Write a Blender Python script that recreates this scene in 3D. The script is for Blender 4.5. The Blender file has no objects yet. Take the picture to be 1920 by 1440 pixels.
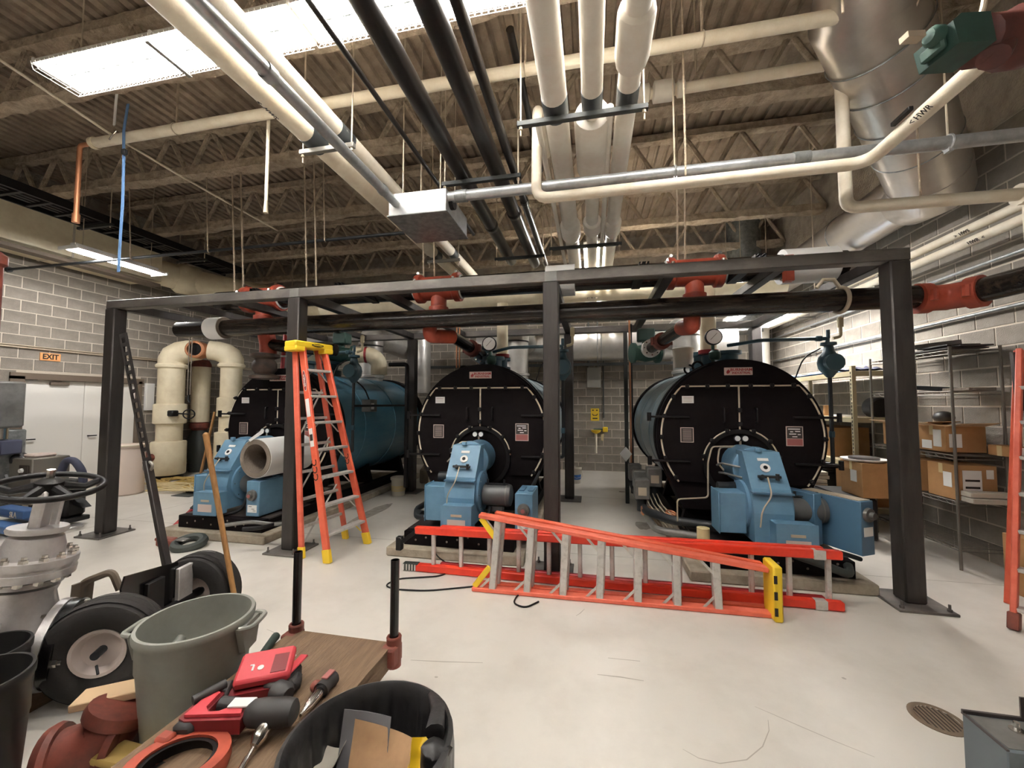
import bpy, math, random
from mathutils import Vector, Matrix, noise
R = math.radians
random.seed(7)
scene = bpy.context.scene
col = scene.collection

# ---------------------------------------------------------------- camera, world, exposure
FOC, YAW, CAMH, HOR = 740.0, R(11.5), 1.66, 756.0          # focal length in pixels of the 1920x1440 frame
PITCH = math.atan((HOR - 720) / FOC)
cd = bpy.data.cameras.new('camera'); cam = bpy.data.objects.new('camera', cd); col.objects.link(cam)
cd.sensor_fit = 'HORIZONTAL'; cd.sensor_width = 36; cd.lens = 36 * FOC / 1920
cd.clip_start = 0.05; cd.clip_end = 100
cam.location = (0, 0, CAMH); cam.rotation_euler = (R(90) + PITCH, 0, YAW)
scene.camera = cam
w = bpy.data.worlds.new('world'); scene.world = w; w.use_nodes = True
w.node_tree.nodes['Background'].inputs[0].default_value = (0.5, 0.45, 0.4, 1)
w.node_tree.nodes['Background'].inputs[1].default_value = 0.05
vs = scene.view_settings
vs.view_transform = 'Standard'; vs.look = 'None'; vs.gamma = 1; vs.exposure = 1.28; vs.use_curve_mapping = False
LAMP = 36.0                                                 # strength of the fluorescent tubes
LAMPCOL = (1.0, 0.985, 0.975, 1)

# pixel of the photograph + one known coordinate -> point in the room
_fw = Vector((-math.sin(YAW) * math.cos(PITCH), math.cos(YAW) * math.cos(PITCH), math.sin(PITCH)))
_rt = Vector((math.cos(YAW), math.sin(YAW), 0)); _up = _rt.cross(_fw)
def at(x, y, X=None, Y=None, Z=None):
    d = _fw + _rt * ((x - 960) / FOC) - _up * ((y - 720) / FOC)
    t = X / d.x if X is not None else (Y / d.y if Y is not None else (Z - CAMH) / d.z)
    return Vector((0, 0, CAMH)) + d * t

# ---------------------------------------------------------------- materials
def lin(c):
    c = c / 255
    return c / 12.92 if c <= 0.04045 else ((c + 0.055) / 1.055) ** 2.4
MATS = {}
def mat(name, rgb, rough=0.5, metal=0.0, rgb2=None, scale=6.0, lo=0.4, hi=0.65, bump=0.0, bscale=60.0, emit=0.0, stretch=None, alpha=1.0, coat=0.0, spec=0.5):
    if name in MATS: return MATS[name]
    m = bpy.data.materials.new(name); m.use_nodes = True; MATS[name] = m
    nt = m.node_tree; b = nt.nodes['Principled BSDF']
    c = tuple(lin(v) for v in rgb) + (1,)
    b.inputs['Base Color'].default_value = c; b.inputs['Roughness'].default_value = rough; b.inputs['Metallic'].default_value = metal
    b.inputs['Specular IOR Level'].default_value = spec
    if coat: b.inputs['Coat Weight'].default_value = coat
    if alpha < 1: b.inputs['Alpha'].default_value = alpha
    m.diffuse_color = c
    tc = None
    if rgb2 or bump:
        tc = nt.nodes.new('ShaderNodeTexCoord'); src = tc.outputs['Object']
        if stretch:
            mp = nt.nodes.new('ShaderNodeMapping'); mp.inputs['Scale'].default_value = stretch
            nt.links.new(src, mp.inputs[0]); src = mp.outputs[0]
    if rgb2:
        n = nt.nodes.new('ShaderNodeTexNoise'); n.inputs['Scale'].default_value = scale; n.inputs['Detail'].default_value = 6; n.inputs['Roughness'].default_value = 0.65
        nt.links.new(src, n.inputs['Vector'])
        r = nt.nodes.new('ShaderNodeValToRGB'); r.color_ramp.elements[0].position = lo; r.color_ramp.elements[1].position = hi
        r.color_ramp.elements[0].color = c; r.color_ramp.elements[1].color = tuple(lin(v) for v in rgb2) + (1,)
        nt.links.new(n.outputs['Fac'], r.inputs[0]); nt.links.new(r.outputs[0], b.inputs['Base Color'])
    if bump:
        n2 = nt.nodes.new('ShaderNodeTexNoise'); n2.inputs['Scale'].default_value = bscale; n2.inputs['Detail'].default_value = 4
        nt.links.new(src, n2.inputs['Vector'])
        bp = nt.nodes.new('ShaderNodeBump'); bp.inputs['Strength'].default_value = bump; bp.inputs['Distance'].default_value = 0.02
        nt.links.new(n2.outputs['Fac'], bp.inputs['Height']); nt.links.new(bp.outputs[0], b.inputs['Normal'])
    if emit:
        b.inputs['Emission Color'].default_value = LAMPCOL; b.inputs['Emission Strength'].default_value = emit
    return m
mat('block', (128, 120, 110), 0.9, rgb2=(150, 142, 131), scale=3.0, bump=0.35, bscale=120)
mat('mortar', (200, 188, 172), 0.95, bump=0.3, bscale=90)
mat('plaster', (176, 164, 150), 0.95, rgb2=(150, 139, 126), scale=5, bump=0.8, bscale=45)
mat('floor', (222, 216, 206), 0.42, rgb2=(206, 199, 188), scale=1.6, lo=0.45, hi=0.75, bump=0.06, bscale=14)
mat('joint', (176, 168, 156), 0.8)
mat('scuff', (180, 172, 160), 0.7)
mat('stain', (146, 138, 126), 0.6, rgb2=(176, 168, 156), scale=9)
mat('deck', (168, 150, 131), 0.9, rgb2=(134, 118, 101), scale=2.5, bump=0.5, bscale=30)
mat('spray', (192, 175, 154), 1.0, rgb2=(158, 141, 121), scale=9, bump=1.0, bscale=35)
mat('cream', (238, 228, 208), 0.6, rgb2=(226, 212, 188), scale=5, bump=0.12, bscale=40)
mat('white_jacket', (236, 230, 218), 0.55, rgb2=(226, 217, 202), scale=4, bump=0.06, bscale=30)
mat('ivory', (240, 228, 198), 0.6, rgb2=(225, 210, 178), scale=3, bump=0.15, bscale=18)
mat('band', (206, 196, 178), 0.6)
mat('rod', (196, 182, 160), 0.55, 0.4)
mat('spray_rod', (176, 158, 136), 0.95, bump=0.8, bscale=50)
mat('black_pipe', (38, 32, 28), 0.24, 0.15, rgb2=(76, 62, 52), scale=7, lo=0.5, hi=0.8, stretch=(0.4, 3, 3))
mat('black_pipe_y', (32, 27, 24), 0.3, 0.2, rgb2=(56, 44, 37), scale=7, lo=0.5, hi=0.8, stretch=(3, 0.4, 3))
mat('mill_steel', (92, 87, 83), 0.5, 0.3, rgb2=(124, 117, 110), scale=4, lo=0.45, hi=0.72, stretch=(0.5, 1, 1), bump=0.05)
mat('post_steel', (62, 57, 54), 0.5, 0.35, rgb2=(48, 43, 41), scale=3, stretch=(3, 3, 0.5))
mat('galv', (190, 192, 192), 0.34, 0.65, rgb2=(168, 170, 171), scale=12)
mat('galv_dull', (150, 152, 150), 0.5, 0.7, rgb2=(118, 120, 120), scale=14)
mat('duct', (214, 207, 199), 0.33, 0.85, rgb2=(196, 188, 180), scale=2)
mat('valve_red', (96, 48, 40), 0.6, rgb2=(74, 38, 34), scale=7)
mat('flue', (210, 207, 202), 0.34, 0.62, rgb2=(190, 186, 180), scale=2.5)
mat('box_grey', (166, 162, 152), 0.6)
mat('saddle', (92, 96, 98), 0.45, 0.7)
mat('strut', (54, 56, 54), 0.55, 0.4)
mat('strut_light', (150, 146, 138), 0.55, 0.5)
mat('fitting', (172, 74, 52), 0.5, rgb2=(142, 60, 44), scale=6)
mat('rust_red', (128, 64, 50), 0.6, rgb2=(92, 48, 40), scale=7)
mat('dark_iron', (66, 56, 50), 0.6, rgb2=(90, 70, 58), scale=8)
mat('copper', (204, 142, 104), 0.45, 0.55)
mat('strap_blue', (110, 150, 200), 0.8)
mat('boiler_black', (21, 17, 18), 0.55, rgb2=(26, 22, 22), scale=4, spec=0.06)
mat('boiler_shell', (66, 124, 150), 0.33, 0.1, rgb2=(112, 150, 164), scale=2.2, lo=0.42, hi=0.75, stretch=(1.2, 0.25, 1.2))
mat('shell_grey', (146, 162, 168), 0.36, 0.15, rgb2=(104, 130, 142), scale=2.4, lo=0.42, hi=0.75, stretch=(1.2, 0.25, 1.2))
mat('burner_blue', (102, 140, 166), 0.45, rgb2=(90, 127, 152), scale=3)
mat('panel_blue', (78, 112, 138), 0.45)
mat('motor', (92, 92, 92), 0.42, 0.3)
mat('gasket', (224, 208, 184), 0.8)
mat('plate', (206, 186, 176), 0.5)
mat('plate_dark', (60, 52, 50), 0.5)
mat('plate_red', (160, 96, 92), 0.5)
mat('white', (232, 230, 226), 0.6)
mat('paper', (240, 238, 234), 0.8)
mat('door_white', (244, 240, 232), 0.5)
mat('door_frame', (112, 98, 84), 0.6)
mat('exit', (226, 160, 100), 0.7)
mat('ink', (46, 36, 30), 0.7)
mat('ink_red', (160, 50, 50), 0.6)
mat('orange', (226, 104, 74), 0.5, rgb2=(214, 88, 60), scale=6)
mat('salmon', (226, 112, 88), 0.5, rgb2=(212, 94, 70), scale=6)
mat('red_rail', (224, 62, 36), 0.45, rgb2=(206, 50, 32), scale=6)
mat('dark_red_rail', (160, 40, 42), 0.45)
mat('yellow', (242, 204, 46), 0.5)
mat('alum', (206, 202, 196), 0.45, 0.25, rgb2=(172, 166, 160), scale=20, lo=0.5, hi=0.75)
mat('rubber', (34, 31, 30), 0.75, bump=0.15, bscale=50)
mat('tyre', (40, 36, 34), 0.85, bump=0.2, bscale=40)
mat('hub', (205, 190, 182), 0.5)
mat('black', (20, 17, 17), 0.5, spec=0.3)
mat('black_gloss', (18, 16, 16), 0.25)
mat('bin_grey', (142, 142, 134), 0.5, rgb2=(128, 128, 120), scale=4)
mat('bin_black', (36, 34, 33), 0.5)
mat('liner', (44, 42, 42), 0.38, bump=0.25, bscale=14)
mat('wood_deck', (122, 98, 74), 0.8, rgb2=(92, 72, 54), scale=7, lo=0.35, hi=0.7, bump=0.35, bscale=30, stretch=(6, 0.7, 3))
mat('wood_pole', (168, 124, 74), 0.6, rgb2=(142, 100, 58), scale=8, stretch=(6, 6, 0.6))
mat('silver_paint', (214, 210, 208), 0.34, 0.4, rgb2=(186, 180, 177), scale=5, bump=0.15, bscale=25)
mat('tool_red', (190, 60, 68), 0.5)
mat('tool_red_dark', (118, 30, 34), 0.5)
mat('tool_grey', (52, 49, 48), 0.55)
mat('chrome', (210, 206, 200), 0.2, 1.0)
mat('cardboard', (176, 132, 86), 0.85, rgb2=(160, 118, 74), scale=3)
mat('cardboard_light', (202, 172, 136), 0.85)
mat('shelf_beige', (164, 152, 122), 0.6)
mat('shelf_wire', (120, 114, 106), 0.5, 0.5)
mat('shelf_deck', (150, 132, 104), 0.7)
mat('concrete', (168, 156, 138), 0.9, rgb2=(140, 128, 112), scale=6, bump=0.3, bscale=30)
mat('green_valve', (48, 78, 68), 0.5)
mat('green_act', (44, 72, 64), 0.55, rgb2=(36, 58, 52), scale=6)
mat('teal', (44, 72, 82), 0.45)
mat('dark_pipe', (42, 44, 46), 0.5, 0.3)
mat('insul', (128, 116, 104), 0.95, bump=0.4)
mat('barrel', (222, 204, 190), 0.5)
mat('cloth_blue', (150, 176, 206), 0.9)
mat('cloth_dark', (66, 68, 86), 0.9)
mat('jack_blue', (58, 92, 140), 0.5)
mat('hose_yellow', (190, 160, 92), 0.7)
mat('hose_tan', (206, 186, 140), 0.7)
mat('tan_card', (196, 158, 118), 0.85, rgb2=(176, 140, 104), scale=5)
mat('grey_sheet', (112, 110, 112), 0.6)
mat('green_pad', (52, 66, 58), 0.6)
mat('drain', (120, 104, 88), 0.7, 0.3)
mat('steel_grey', (120, 118, 114), 0.4, 0.4, rgb2=(104, 102, 98), scale=8)
mat('cab_blue_grey', (92, 100, 104), 0.5)
mat('tank_dark', (58, 62, 58), 0.6)
mat('pail', (196, 188, 174), 0.6)
mat('pail_blue', (46, 98, 170), 0.5)
mat('glass', (240, 240, 236), 0.15)
mat('tube_lit', (255, 250, 240), 0.5, emit=LAMP)
mat('tube_bright', (255, 250, 240), 0.5, emit=LAMP * 3)
mat('tube_far', (255, 250, 240), 0.5, emit=LAMP * 6)
mat('tube_left', (255, 250, 240), 0.5, emit=LAMP * 3.6)
mat('reflector', (250, 248, 242), 0.5)

# ---------------------------------------------------------------- mesh helpers
class MB:
    def __init__(s): s.v = []; s.f = []; s.M = None
    def add(s, vs, fs):
        b = len(s.v)
        if s.M is not None: vs = [s.M @ Vector(v) for v in vs]
        s.v += [tuple(v) for v in vs]; s.f += [tuple(i + b for i in f) for f in fs]
        return s
    def bb(s, x0, x1, y0, y1, z0, z1, bev=0.0):
        if x0 > x1: x0, x1 = x1, x0
        if y0 > y1: y0, y1 = y1, y0
        if z0 > z1: z0, z1 = z1, z0
        if not bev:
            return s.add([(x0, y0, z0), (x1, y0, z0), (x1, y1, z0), (x0, y1, z0), (x0, y0, z1), (x1, y0, z1), (x1, y1, z1), (x0, y1, z1)],
                         [(3, 2, 1, 0), (4, 5, 6, 7), (0, 1, 5, 4), (1, 2, 6, 5), (2, 3, 7, 6), (3, 0, 4, 7)])
        bev = min(bev, (x1 - x0) * .45, (y1 - y0) * .45, (z1 - z0) * .45)
        c = ((x0 + x1) / 2, (y0 + y1) / 2, (z0 + z1) / 2); h = ((x1 - x0) / 2, (y1 - y0) / 2, (z1 - z0) / 2)
        vs = []; ix = {}
        for sx in (-1, 1):
            for sy in (-1, 1):
                for sz in (-1, 1):
                    sg = (sx, sy, sz)
                    for a in range(3):
                        p = [c[k] + sg[k] * (h[k] - (0 if k == a else bev)) for k in range(3)]
                        ix[(sg, a)] = len(vs); vs.append(tuple(p))
        fs = []
        for a in range(3):
            u, v = (a + 1) % 3, (a + 2) % 3
            for sa in (-1, 1):
                q = []
                for su, sv in ((-1, -1), (1, -1), (1, 1), (-1, 1)):
                    sg = [0, 0, 0]; sg[a] = sa; sg[u] = su; sg[v] = sv; q.append(ix[(tuple(sg), a)])
                fs.append(tuple(q) if sa > 0 else tuple(q[::-1]))
            for su in (-1, 1):
                for sv in (-1, 1):
                    s0 = [0, 0, 0]; s1 = [0, 0, 0]
                    s0[a] = -1; s1[a] = 1
                    for q in (s0, s1): q[u] = su; q[v] = sv
                    f = [ix[(tuple(s0), u)], ix[(tuple(s1), u)], ix[(tuple(s1), v)], ix[(tuple(s0), v)]]
                    fs.append(tuple(f) if su * sv < 0 else tuple(f[::-1]))
        for sx in (-1, 1):
            for sy in (-1, 1):
                for sz in (-1, 1):
                    f = [ix[((sx, sy, sz), a)] for a in range(3)]
                    fs.append(tuple(f) if sx * sy * sz > 0 else tuple(f[::-1]))
        return s.add(vs, fs)
    def box(s, c, d, bev=0.0):
        return s.bb(c[0] - d[0] / 2, c[0] + d[0] / 2, c[1] - d[1] / 2, c[1] + d[1] / 2, c[2] - d[2] / 2, c[2] + d[2] / 2, bev)
    def beam(s, p0, p1, w, h, up=(0, 0, 1), bev=0.0):
        p0, p1 = Vector(p0), Vector(p1); d = p1 - p0; L = d.length; d.normalize()
        u = Vector(up)
        if abs(d.dot(u)) > .98: u = Vector((0, 1, 0))
        x = d.cross(u).normalized(); z = x.cross(d)
        M = Matrix((x, d, z)).transposed().to_4x4(); M.translation = p0
        old = s.M; s.M = M if old is None else old @ M
        s.bb(-w / 2, w / 2, 0, L, -h / 2, h / 2, bev); s.M = old
        return s
    def loft(s, rings, cap0=True, cap1=True):
        n = len(rings[0]); vs = [p for r in rings for p in r]; fs = []
        for k in range(len(rings) - 1):
            for i in range(n):
                j = (i + 1) % n
                fs.append((k * n + i, k * n + j, (k + 1) * n + j, (k + 1) * n + i))
        if cap0: fs.append(tuple(range(n))[::-1])
        if cap1: fs.append(tuple(range((len(rings) - 1) * n, len(rings) * n)))
        return s.add(vs, fs)
    def frame(s, d):
        d = Vector(d).normalized(); u = Vector((0, 0, 1)) if abs(d.z) < .9 else Vector((1, 0, 0))
        x = u.cross(d).normalized(); return x, d.cross(x), d
    def lathe(s, prof, p0=(0, 0, 0), d=(0, 0, 1), n=24, cap0=True, cap1=True):
        x, y, d = s.frame(d); p0 = Vector(p0); rings = []
        for r, h in prof:
            rings.append([p0 + d * h + (x * math.cos(2 * math.pi * i / n) + y * math.sin(2 * math.pi * i / n)) * max(r, 1e-4) for i in range(n)])
        return s.loft(rings, cap0, cap1)
    def cyl(s, p0, p1, r, n=16, r2=None, cap=True):
        p0, p1 = Vector(p0), Vector(p1)
        return s.lathe([(r, 0), (r if r2 is None else r2, (p1 - p0).length)], p0, p1 - p0, n, cap, cap)
    def tube(s, pts, r, n=12, bend=0.0, seg=5, cap=True):
        pts = [Vector(p) for p in pts]
        if bend and len(pts) > 2:
            out = [pts[0]]
            for i in range(1, len(pts) - 1):
                a, b, c = pts[i - 1], pts[i], pts[i + 1]
                da, dc = (a - b), (c - b); k = min(bend, da.length * .49, dc.length * .49)
                a2, c2 = b + da.normalized() * k, b + dc.normalized() * k
                for j in range(seg + 1):
                    t = j / seg; out.append((1 - t) ** 2 * a2 + 2 * t * (1 - t) * b + t * t * c2)
            out.append(pts[-1]); pts = out
        if isinstance(r, (list, tuple)):
            rs = [r[min(int(i / max(len(pts) - 1, 1) * (len(r) - 1)), len(r) - 1)] * (1 - (i / max(len(pts) - 1, 1) * (len(r) - 1)) % 1) + r[min(int(i / max(len(pts) - 1, 1) * (len(r) - 1)) + 1, len(r) - 1)] * ((i / max(len(pts) - 1, 1) * (len(r) - 1)) % 1) for i in range(len(pts))]
        else: rs = [r] * len(pts)
        t0 = (pts[1] - pts[0]).normalized(); x, y, _ = s.frame(t0); rings = []
        for i, p in enumerate(pts):
            if i == 0: t = pts[1] - pts[0]
            elif i == len(pts) - 1: t = pts[-1] - pts[-2]
            else: t = (pts[i + 1] - p).normalized() + (p - pts[i - 1]).normalized()
            t.normalize()
            x = (x - t * x.dot(t)).normalized(); y = t.cross(x)
            rings.append([p + (x * math.cos(2 * math.pi * k / n) + y * math.sin(2 * math.pi * k / n)) * rs[i] for k in range(n)])
        return s.loft(rings, cap, cap)
    def ring(s, c, d, Rr, r, n=24, m=8):
        x, y, d = s.frame(d); c = Vector(c); vs = []; fs = []
        for i in range(n):
            a = 2 * math.pi * i / n; e = x * math.cos(a) + y * math.sin(a)
            for j in range(m):
                b = 2 * math.pi * j / m; vs.append(c + e * (Rr + r * math.cos(b)) + d * (r * math.sin(b)))
        for i in range(n):
            for j in range(m):
                fs.append((i * m + j, ((i + 1) % n) * m + j, ((i + 1) % n) * m + (j + 1) % m, i * m + (j + 1) % m))
        return s.add(vs, fs)
    def sph(s, c, r, n=16, m=10, sc=(1, 1, 1)):
        rings = []
        for k in range(m + 1):
            a = math.pi * k / m; rr = max(math.sin(a), 1e-3)
            rings.append([(c[0] + sc[0] * r * rr * math.cos(2 * math.pi * i / n), c[1] + sc[1] * r * rr * math.sin(2 * math.pi * i / n), c[2] - sc[2] * r * math.cos(a)) for i in range(n)])
        return s.loft(rings)
    def prism(s, poly, o, ux, uy, depth):
        o, ux, uy, depth = Vector(o), Vector(ux), Vector(uy), Vector(depth); n = len(poly)
        a = [o + ux * p[0] + uy * p[1] for p in poly]
        return s.add(a + [p + depth for p in a], [tuple(range(n))[::-1], tuple(range(n, 2 * n))] + [(i, (i + 1) % n, (i + 1) % n + n, i + n) for i in range(n)])
    def lump(s, amt, sc=6.0, sub=0):
        s.v = [tuple(Vector(p) + noise.noise_vector(Vector(p) * sc) * amt) for p in s.v]; return s
    def build(s, name, material, parent=None, smooth=True, ang=38):
        me = bpy.data.meshes.new(name); org = ORG.get(parent.name, Vector()) if parent else Vector()
        me.from_pydata([(p[0] - org.x, p[1] - org.y, p[2] - org.z) for p in s.v], [], s.f)
        me.materials.append(MATS[material]); me.validate(); me.update()
        import bmesh
        bm = bmesh.new(); bm.from_mesh(me); bmesh.ops.recalc_face_normals(bm, faces=bm.faces); bm.to_mesh(me); bm.free()
        if smooth:
            me.polygons.foreach_set('use_smooth', [True] * len(me.polygons)); me.set_sharp_from_angle(angle=R(ang))
        o = bpy.data.objects.new(name, me); col.objects.link(o)
        if parent: o.parent = parent; ORG[o.name] = org
        else: ORG[o.name] = Vector()
        return o
ORG = {}
def tag(o, label=None, cat=None, group=None, kind=None):
    if label: o['label'] = label
    if cat: o['category'] = cat
    if group: o['group'] = group
    if kind: o['kind'] = kind
    return o
def thing(name, label, cat, loc=(0, 0, 0), group=None, kind=None):
    o = bpy.data.objects.new(name, None); col.objects.link(o); o.location = loc; o.empty_display_size = 0.1
    ORG[o.name] = Vector(loc); return tag(o, label, cat, group, kind)
def one(name, mb, material, label, cat, group=None, **k): return tag(mb.build(name, material, None, **k), label, cat, group)
def struct(name, mb, material, label=None, **k):
    o = mb.build(name, material, None, **k); o['kind'] = 'structure'
    if label: o['label'] = label
    return o
def share(o, parent, loc, rot=None):
    c = bpy.data.objects.new(o.name.split('.')[0], o.data); col.objects.link(c); c.parent = parent; c.location = loc
    if rot: c.rotation_euler = rot
    ORG[c.name] = ORG.get(parent.name, Vector()); return c
def text(name, body, size, loc, rot, material, parent, bold=0.0, sx=1.0):
    cu = bpy.data.curves.new(name, 'FONT'); cu.body = body; cu.size = size; cu.extrude = 0.0015; cu.align_x = 'CENTER'; cu.align_y = 'CENTER'; cu.offset = bold; cu.resolution_u = 2
    t = bpy.data.objects.new(name + '_src', cu); col.objects.link(t)
    me = bpy.data.meshes.new_from_object(t.evaluated_get(bpy.context.evaluated_depsgraph_get()))
    bpy.data.objects.remove(t); me.name = name; me.materials.clear(); me.materials.append(MATS[material])
    o = bpy.data.objects.new(name, me); col.objects.link(o); o.parent = parent
    o.location = Vector(loc) - ORG.get(parent.name, Vector()); o.rotation_euler = rot; o.scale = (sx, 1, 1)
    return o
# ---------------------------------------------------------------- the room
XL, XR, YB, YF, ZT, ZD = -9.70, 4.05, 10.0, -4.0, 4.47, 5.75
CH, BW = 0.2032, 0.4064
def proj(p):
    v = Vector(p) - Vector((0, 0, CAMH)); z = v.dot(_fw)
    if z < .2: return None
    return 960 + FOC * v.dot(_rt) / z, 720 - FOC * v.dot(_up) / z, z
b = MB().bb(XL - .3, XR + .3, YF - .3, YB + .3, -.2, 0)
floor = struct('floor', b, 'floor', 'pale grey painted concrete floor')
fl = []
for X in (-6.6,): fl.append(MB().bb(X - .004, X + .004, YF, YB, 0, .0006))
for Y in (4.5, 7.2): fl.append(MB().bb(XL, XR, Y - .004, Y + .004, 0, .0006))
for q in fl: q.build('control_joint', 'joint', floor, smooth=False)
def scuff(pts, wd=.004):
    P = [at(x, y, Z=0) for x, y in pts]; vs = []; n = len(P)
    for i, p in enumerate(P):
        t = (P[min(i + 1, n - 1)] - P[max(i - 1, 0)]).normalized(); k = wd * math.sin(math.pi * (i + .35) / (n - .3)) + .0008
        s_ = Vector((-t.y, t.x, 0)) * k
        vs += [(p.x + s_.x, p.y + s_.y, .0012), (p.x - s_.x, p.y - s_.y, .0012)]
    MB().add(vs, [(2 * i, 2 * i + 1, 2 * i + 3, 2 * i + 2) for i in range(n - 1)]).build('scuff_mark', 'scuff', floor, smooth=False)
scuff([(1280, 1405), (1310, 1422), (1350, 1432), (1400, 1425), (1430, 1400), (1442, 1370), (1440, 1350)], .002)
scuff([(1415, 1325), (1450, 1340), (1500, 1362), (1570, 1392), (1640, 1420)], .0018)
scuff([(770, 1238), (830, 1241), (905, 1243)], .004); scuff([(1120, 1265), (1165, 1270), (1207, 1277)], .004)
scuff([(1140, 1234), (1200, 1240)], .003); scuff([(1080, 1155), (1088, 1150), (1096, 1142)], .003); scuff([(815, 1269), (818, 1270), (821, 1270)], .008)
scuff([(1578, 1271), (1582, 1272), (1587, 1274)], .01); scuff([(500, 1180), (545, 1200), (590, 1212)], .002)

def stain(cx_, cy_, rx, ry, seed):
    c_ = at(cx_, cy_, Z=0); n_ = 30
    MB().add([(c_.x + rx * (1 + .5 * noise.noise(Vector((math.cos(k * .2094) * 1.5, math.sin(k * .2094) * 1.5, seed)))) * math.cos(k * .2094), c_.y + ry * (1 + .5 * noise.noise(Vector((math.cos(k * .2094) * 1.5, math.sin(k * .2094) * 1.5, seed + 7)))) * math.sin(k * .2094), .0008) for k in range(n_)], [tuple(range(n_))]).build('oil_stain', 'stain', floor, smooth=False)
stain(1235, 945, .16, .5, 1); stain(1205, 985, .1, .2, 4); stain(1165, 922, .05, .06, 9); stain(700, 960, .12, .5, 3)
blk_me = {}
def block_mesh(wd, key):
    if key in blk_me: return blk_me[key]
    h, g = CH - .015, .003; x, z, y0, y1 = (wd - .015) / 2, h / 2, .0, .012
    q = MB().add([(-x, y1, -z), (x, y1, -z), (x, y1, z), (-x, y1, z), (-x + g, y0, -z + g), (x - g, y0, -z + g), (x - g, y0, z - g), (-x + g, y0, z - g)],
                 [(4, 5, 6, 7), (0, 1, 5, 4), (1, 2, 6, 5), (2, 3, 7, 6), (3, 0, 4, 7)])
    me = bpy.data.meshes.new('block'); me.from_pydata(q.v, [], q.f); me.materials.append(MATS['block']); me.update(); blk_me[key] = me
    return me
def block_wall(wall, origin, ux, length, holes, keep, zoff=0):
    """courses of blocks in running bond; ux = direction along the wall, the face looks along n"""
    ux = Vector(ux); rz = math.atan2(ux.y, ux.x); cand = []
    for c in range(22):
        u = -(BW / 2 if c % 2 else 0) - BW
        while u < length + .01:
            u0, u1 = max(u, 0), min(u + BW, length)
            if u1 - u0 > .08:
                parts = [(u0, u1)]
                for h0, h1, ht in holes:
                    if c * CH < ht - .05:
                        nxt = []
                        for a, e in parts:
                            if e <= h0 or a >= h1: nxt.append((a, e))
                            else:
                                if h0 - a > .07: nxt.append((a, h0))
                                if e - h1 > .07: nxt.append((h1, e))
                        parts = nxt
                for a, e in parts:
                    p = Vector(origin) + ux * ((a + e) / 2) + Vector((0, 0, (c + .5) * CH)); pr = proj(p); s_ = 0
                    if pr and -40 < pr[0] < 1960 and -40 < pr[1] < 1480 and keep(pr[0], pr[1]): s_ = 1 / pr[2]
                    cand.append((s_, p, round(e - a, 3)))
            u += BW
    cand.sort(key=lambda t: -t[0]); rest = MB()
    rot = Matrix.Rotation(rz, 4, 'Z')
    for i, (s_, p, wd) in enumerate(cand):
        me = block_mesh(wd, wd)
        if i < 300 and s_ > 0:
            o = bpy.data.objects.new('block', me); col.objects.link(o); o.parent = wall; o.location = p; o.rotation_euler = (0, 0, rz)
        else:
            M = Matrix.Translation(p) @ rot
            rest.add([M @ v.co for v in me.vertices], [tuple(f.vertices) for f in me.polygons])
    if rest.v: tag(rest.build('remaining_blocks', 'block', wall, smooth=False), kind='stuff')
DY0, DY1, DH = 4.98, 6.84, 2.13
b = MB().bb(XL - .3, XL - .006, YF, DY0, 0, ZT).bb(XL - .3, XL - .006, DY1, YB, 0, ZT).bb(XL - .3, XL - .006, DY0, DY1, DH, ZT)
wl = struct('wall_left', b, 'mortar', 'grey concrete block wall with the white double door')
block_wall(wl, (XL, YF, 0), (0, 1, 0), YB - YF, [(DY0 - YF, DY1 - YF, DH)], lambda x, y: True)
MB().bb(XL - .3, XL + .02, YF, YB, ZT, ZD + .1).build('sprayed_top', 'plaster', wl)
wr = struct('wall_right', MB().bb(XR + .006, XR + .3, YF, YB, 0, ZT), 'mortar', 'grey concrete block wall behind the shelving')
block_wall(wr, (XR, YB, 0), (0, -1, 0), YB - YF, [], lambda x, y: True)
MB().bb(XR - .02, XR + .3, YF, YB, ZT, ZD + .1).build('sprayed_top', 'plaster', wr)
wb = struct('wall_back', MB().bb(XL, XR, YB + .006, YB + .3, 0, ZT), 'mortar', 'grey concrete block wall behind the boilers')
def kb(x, y): return (1055 < x < 1200 and 600 < y < 900) or (635 < x < 900 and 590 < y < 730) or (1440 < x < 1520 and 560 < y < 720) or (380 < x < 640 and 480 < y < 640)
block_wall(wb, (XL, YB, 0), (1, 0, 0), XR - XL, [], kb)
MB().bb(XL, XR, YB - .02, YB + .3, ZT, ZD + .1).build('sprayed_top', 'plaster', wb)
struct('wall_front', MB().bb(XL - .3, XR + .3, YF - .3, YF, 0, ZD + .1), 'block', 'block wall behind the camera')

# ceiling: steel deck with ribs running away from the camera
vs = []; fs = []; n = 0; x = XL - .3; prof = []
while x < XR + .3:
    prof += [(x, 0), (x + .085, 0), (x + .1, .04), (x + .137, .04)]; x += .152
b = MB(); N = len(prof)
b.add([(px, YF - .3, ZD + pz) for px, pz in prof] + [(px, YB + .3, ZD + pz) for px, pz in prof] + [(XL - .3, YF - .3, ZD + .15), (XR + .35, YF - .3, ZD + .15), (XL - .3, YB + .3, ZD + .15), (XR + .35, YB + .3, ZD + .15)],
      [(i, i + 1, N + i + 1, N + i) for i in range(N - 1)] + [(2 * N, 2 * N + 1, 2 * N + 3, 2 * N + 2)])
struct('ceiling', b, 'deck', 'corrugated steel roof deck with brown sprayed fireproofing', smooth=False)

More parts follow.
